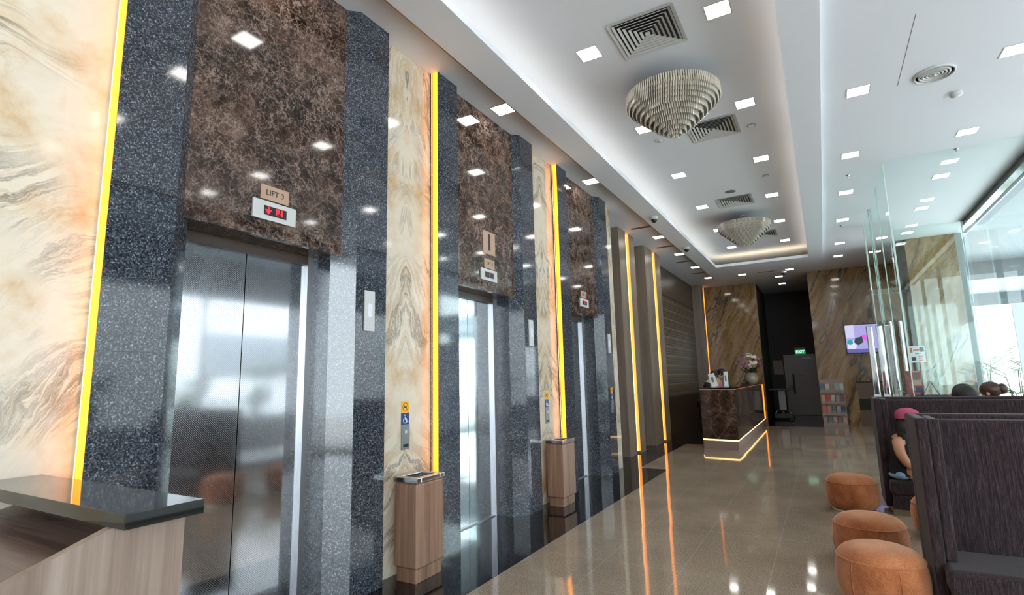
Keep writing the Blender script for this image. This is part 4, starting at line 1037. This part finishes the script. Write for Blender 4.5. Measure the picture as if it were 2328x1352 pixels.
# the woman on the booth sofa; she sits sideways, turned to the right of the picture
t = thing('person', 'person in a raspberry cap and black sleeveless top slouching on the booth sofa', 'person', (.615, 6.99, .345))
s = Sk()
pel = s.p(.0, .0, .10, .105, .095)
ab = s.p(.01, .0, .22, .095, .08, to=pel); ch = s.p(.02, 0, .36, .105, .085, to=ab); nk = s.p(.05, 0, .45, .045, to=ch)
n2 = s.p(.075, 0, .50, .042, to=nk); hd = s.p(.10, 0, .575, .078, .072, to=n2); s.p(.10, 0, .645, .07, .066, to=hd)
for q, kx in ((-1, 0.0), (1, .02)):
    hp = s.p(.02, q * .09, .10, .100, to=pel); th = s.p(.20, q * .10, .13, .086, to=hp); kn = s.p(.40, q * .10, .10, .056, to=th)
    cf = s.p(.42, q * .10, -.08, .050, to=kn); an = s.p(.40, q * .10, -.285, .032, to=cf); s.p(.47, q * .10, -.315, .030, .024, to=an); s.p(.54, q * .10, -.325, .022, .018, to=s.v.__len__() - 1)
    shd = s.p(-.03, q * .150, .39, .056, to=ch); ua = s.p(-.03, q * .185, .29, .052, to=shd); el = s.p(.03, q * .185, .165, .042, to=ua)
    fa = s.p(.13, q * .16, .155, .031, to=el); wr = s.p(.22, q * .12, .165, .022, to=fa)
    hand(s, wr, (1, -q * .3, -.05), (0, 1, 0), .6)
skin_mesh('body', s.v, s.e, M['skin'], t, 0)
MB().loft([(-.0, 0, .02, .09, .12), (0, 0, .05, .125, .150), (.0, 0, .12, .118, .140), (.01, 0, .22, .108, .125), (.02, 0, .32, .115, .140), (.02, 0, .40, .105, .135), (.03, 0, .44, .075, .09), (.04, 0, .455, .05, .05)]).build('black_top', M['blackc'], t)
MB().ell((-.02, 0, .045), .115, .150, .045).ell((-.03, -.07, .055), .060, .090, .05).ell((-.03, .07, .055), .060, .090, .05).build('denim_shorts', M['denim'], t)
hb = MB().ell((.083, 0, .585), .095, .090, .105); hb.ell((.045, -.015, .52), .075, .095, .11); hb.ell((.03, -.05, .45), .05, .05, .09); hb.ell((.05, .05, .46), .05, .05, .08)
hb.build('hair', M['hair'], t)
cp_ = MB().lathe([(.112, 0), (.112, .03), (.103, .065), (.08, .09), (.045, .105), (.001, .11)], (.09, 0, .615), 28)
cp_.add([(.15, -.09, .622), (.27, -.06, .605), (.29, 0, .607), (.27, .06, .605), (.15, .09, .622), (.15, -.09, .632), (.27, -.06, .615), (.29, 0, .617), (.27, .06, .615), (.15, .09, .632)], [(4, 3, 2, 1, 0), (5, 6, 7, 8, 9), (0, 1, 6, 5), (1, 2, 7, 6), (2, 3, 8, 7), (3, 4, 9, 8)])
cp_.build('cap', M['cap'], t)
f_ = MB().ell((.175, 0, .585), .014, .012, .02, 10, 6); f_.ell((.165, -.03, .60), .006, .010, .006, 8, 6); f_.ell((.165, .03, .60), .006, .010, .006, 8, 6); f_.build('nose_and_eyes', M['skin'], t)
MB().ell((.150, 0, .55), .040, .062, .035, 16, 8).build('white_mask', M['mask'], t)
MB().tube([(.02, -.15, .42), (.03, -.11, .46), (.05, -.06, .465)], .012, 6).build('shoulder_strap', M['blackc'], t)

def figure(name_lab, loc, rz, topm, skinm, hairm, bun=False, bow=.0, scale=1.0, standing=True, bighair=False):
    t = thing('person', name_lab, 'person', loc, rz); t.scale = (scale,) * 3
    s = Sk(); up = .88 if standing else .0
    pel = s.p(0, 0, up + .10, .125, .095); ab = s.p(0, .01 + bow * .05, up + .26, .11, .085, to=pel); ch = s.p(0, .02 + bow * .16, up + .42, .135, .095, to=ab)
    nk = s.p(0, .02 + bow * .26, up + .54, .055, .05, to=ch); n2 = s.p(0, .03 + bow * .32, up + .60, .048, .048, to=nk)
    hc = Vector((0, .05 + bow * .42, up + .69 - bow * .04)); hd = s.p(*hc, .078, .085, to=n2); s.p(hc.x, hc.y + .0, hc.z + .08, .072, .078, to=hd)
    for q in (-1, 1):
        hp = s.p(q * .09, 0, up + .05, .085, to=pel)
        if standing:
            kn = s.p(q * .10, .01, .48, .055, to=hp); an = s.p(q * .10, 0, .08, .035, to=kn); s.p(q * .10, .12, .035, .032, .025, to=an)
        else:
            kn = s.p(q * .11, .40, up + .08, .06, to=hp); cf = s.p(q * .11, .42, up - .15, .05, to=kn); an = s.p(q * .11, .40, up - .36, .035, to=cf); s.p(q * .11, .50, up - .39, .03, .025, to=an)
        sh = s.p(q * .19, .02 + bow * .16, up + .47, .052, to=ch); el = s.p(q * .22, .04 + bow * .12, up + .22, .040, to=sh); wr = s.p(q * .15, .26 + bow * .1, up + .20, .026, to=el)
        hand(s, wr, (-.1 * q, 1, -.1), (1, 0, 0), .5)
    skin_mesh('body', s.v, s.e, skinm, t, 0, 1)
    s = Sk(); a = s.p(0, 0, up + .02, .145, .115); b = s.p(0, .01 + bow * .05, up + .25, .13, .10, to=a); c_ = s.p(0, .02 + bow * .15, up + .42, .155, .11, to=b); s.p(0, .02 + bow * .21, up + .50, .09, .07, to=c_)
    for q in (-1, 1):
        sh = s.p(q * .19, .02 + bow * .16, up + .465, .066, to=c_); s.p(q * .222, .04 + bow * .12, up + .24, .054, to=sh)
    skin_mesh('shirt', s.v, s.e, topm, t, 0, 1)
    if standing:
        s = Sk(); a = s.p(0, 0, up + .08, .14, .115)
        for q in (-1, 1): b = s.p(q * .09, 0, up - .02, .10, to=a); c_ = s.p(q * .10, .01, .48, .075, to=b); s.p(q * .10, 0, .10, .06, to=c_)
        skin_mesh('trousers', s.v, s.e, M['blackc'], t, 0, 1)
    h_ = MB().ell((hc.x, hc.y - .022, hc.z + .05), .105, .105, .095)
    if bun: h_.ell((hc.x, hc.y - .12, hc.z + .06), .055, .055, .06, 14, 10, .12)
    if bighair: h_.ell((hc.x - .06, hc.y - .03, hc.z + .02), .13, .12, .11, 18, 12, .03)
    h_.build('hair', hairm, t)
    f_ = MB().ell((hc.x, hc.y + .098, hc.z + .01), .012, .018, .02, 8, 6)
    f_.ell((hc.x - .032, hc.y + .086, hc.z + .03), .012, .006, .006, 8, 6); f_.ell((hc.x + .032, hc.y + .086, hc.z + .03), .012, .006, .006, 8, 6); f_.ell((hc.x, hc.y + .087, hc.z - .035), .022, .006, .006, 8, 6)
    for q in (-1, 1): f_.ell((q * .088, hc.y, hc.z + .01), .010, .018, .03, 8, 6)
    f_.build('facial_features', skinm, t)
    return t
figure('receptionist in a dark jacket bowing her head at the end of the counter', (-2.53, 13.2, 0), math.radians(-70), M['blackc'], M['skinp'], M['hair'], bow=.75, scale=.93)
figure('receptionist in a pink shirt behind the white sign card', (-2.45, 14.1, 0), math.radians(-115), M['pink'], M['skinp'], M['hair'], bow=.7, scale=.96)
figure('person with brown hair in a bun seated behind the booth sofa', (1.70, 8.30, .47), math.radians(75), M['blackc'], M['skinp'], M['hairb'], bun=True, standing=False)
figure('person with thick glossy black hair seated behind the booth sofa', (1.37, 7.84, .46), math.radians(80), M['blackc'], M['skinp'], M['hair'], standing=False, bighair=True)
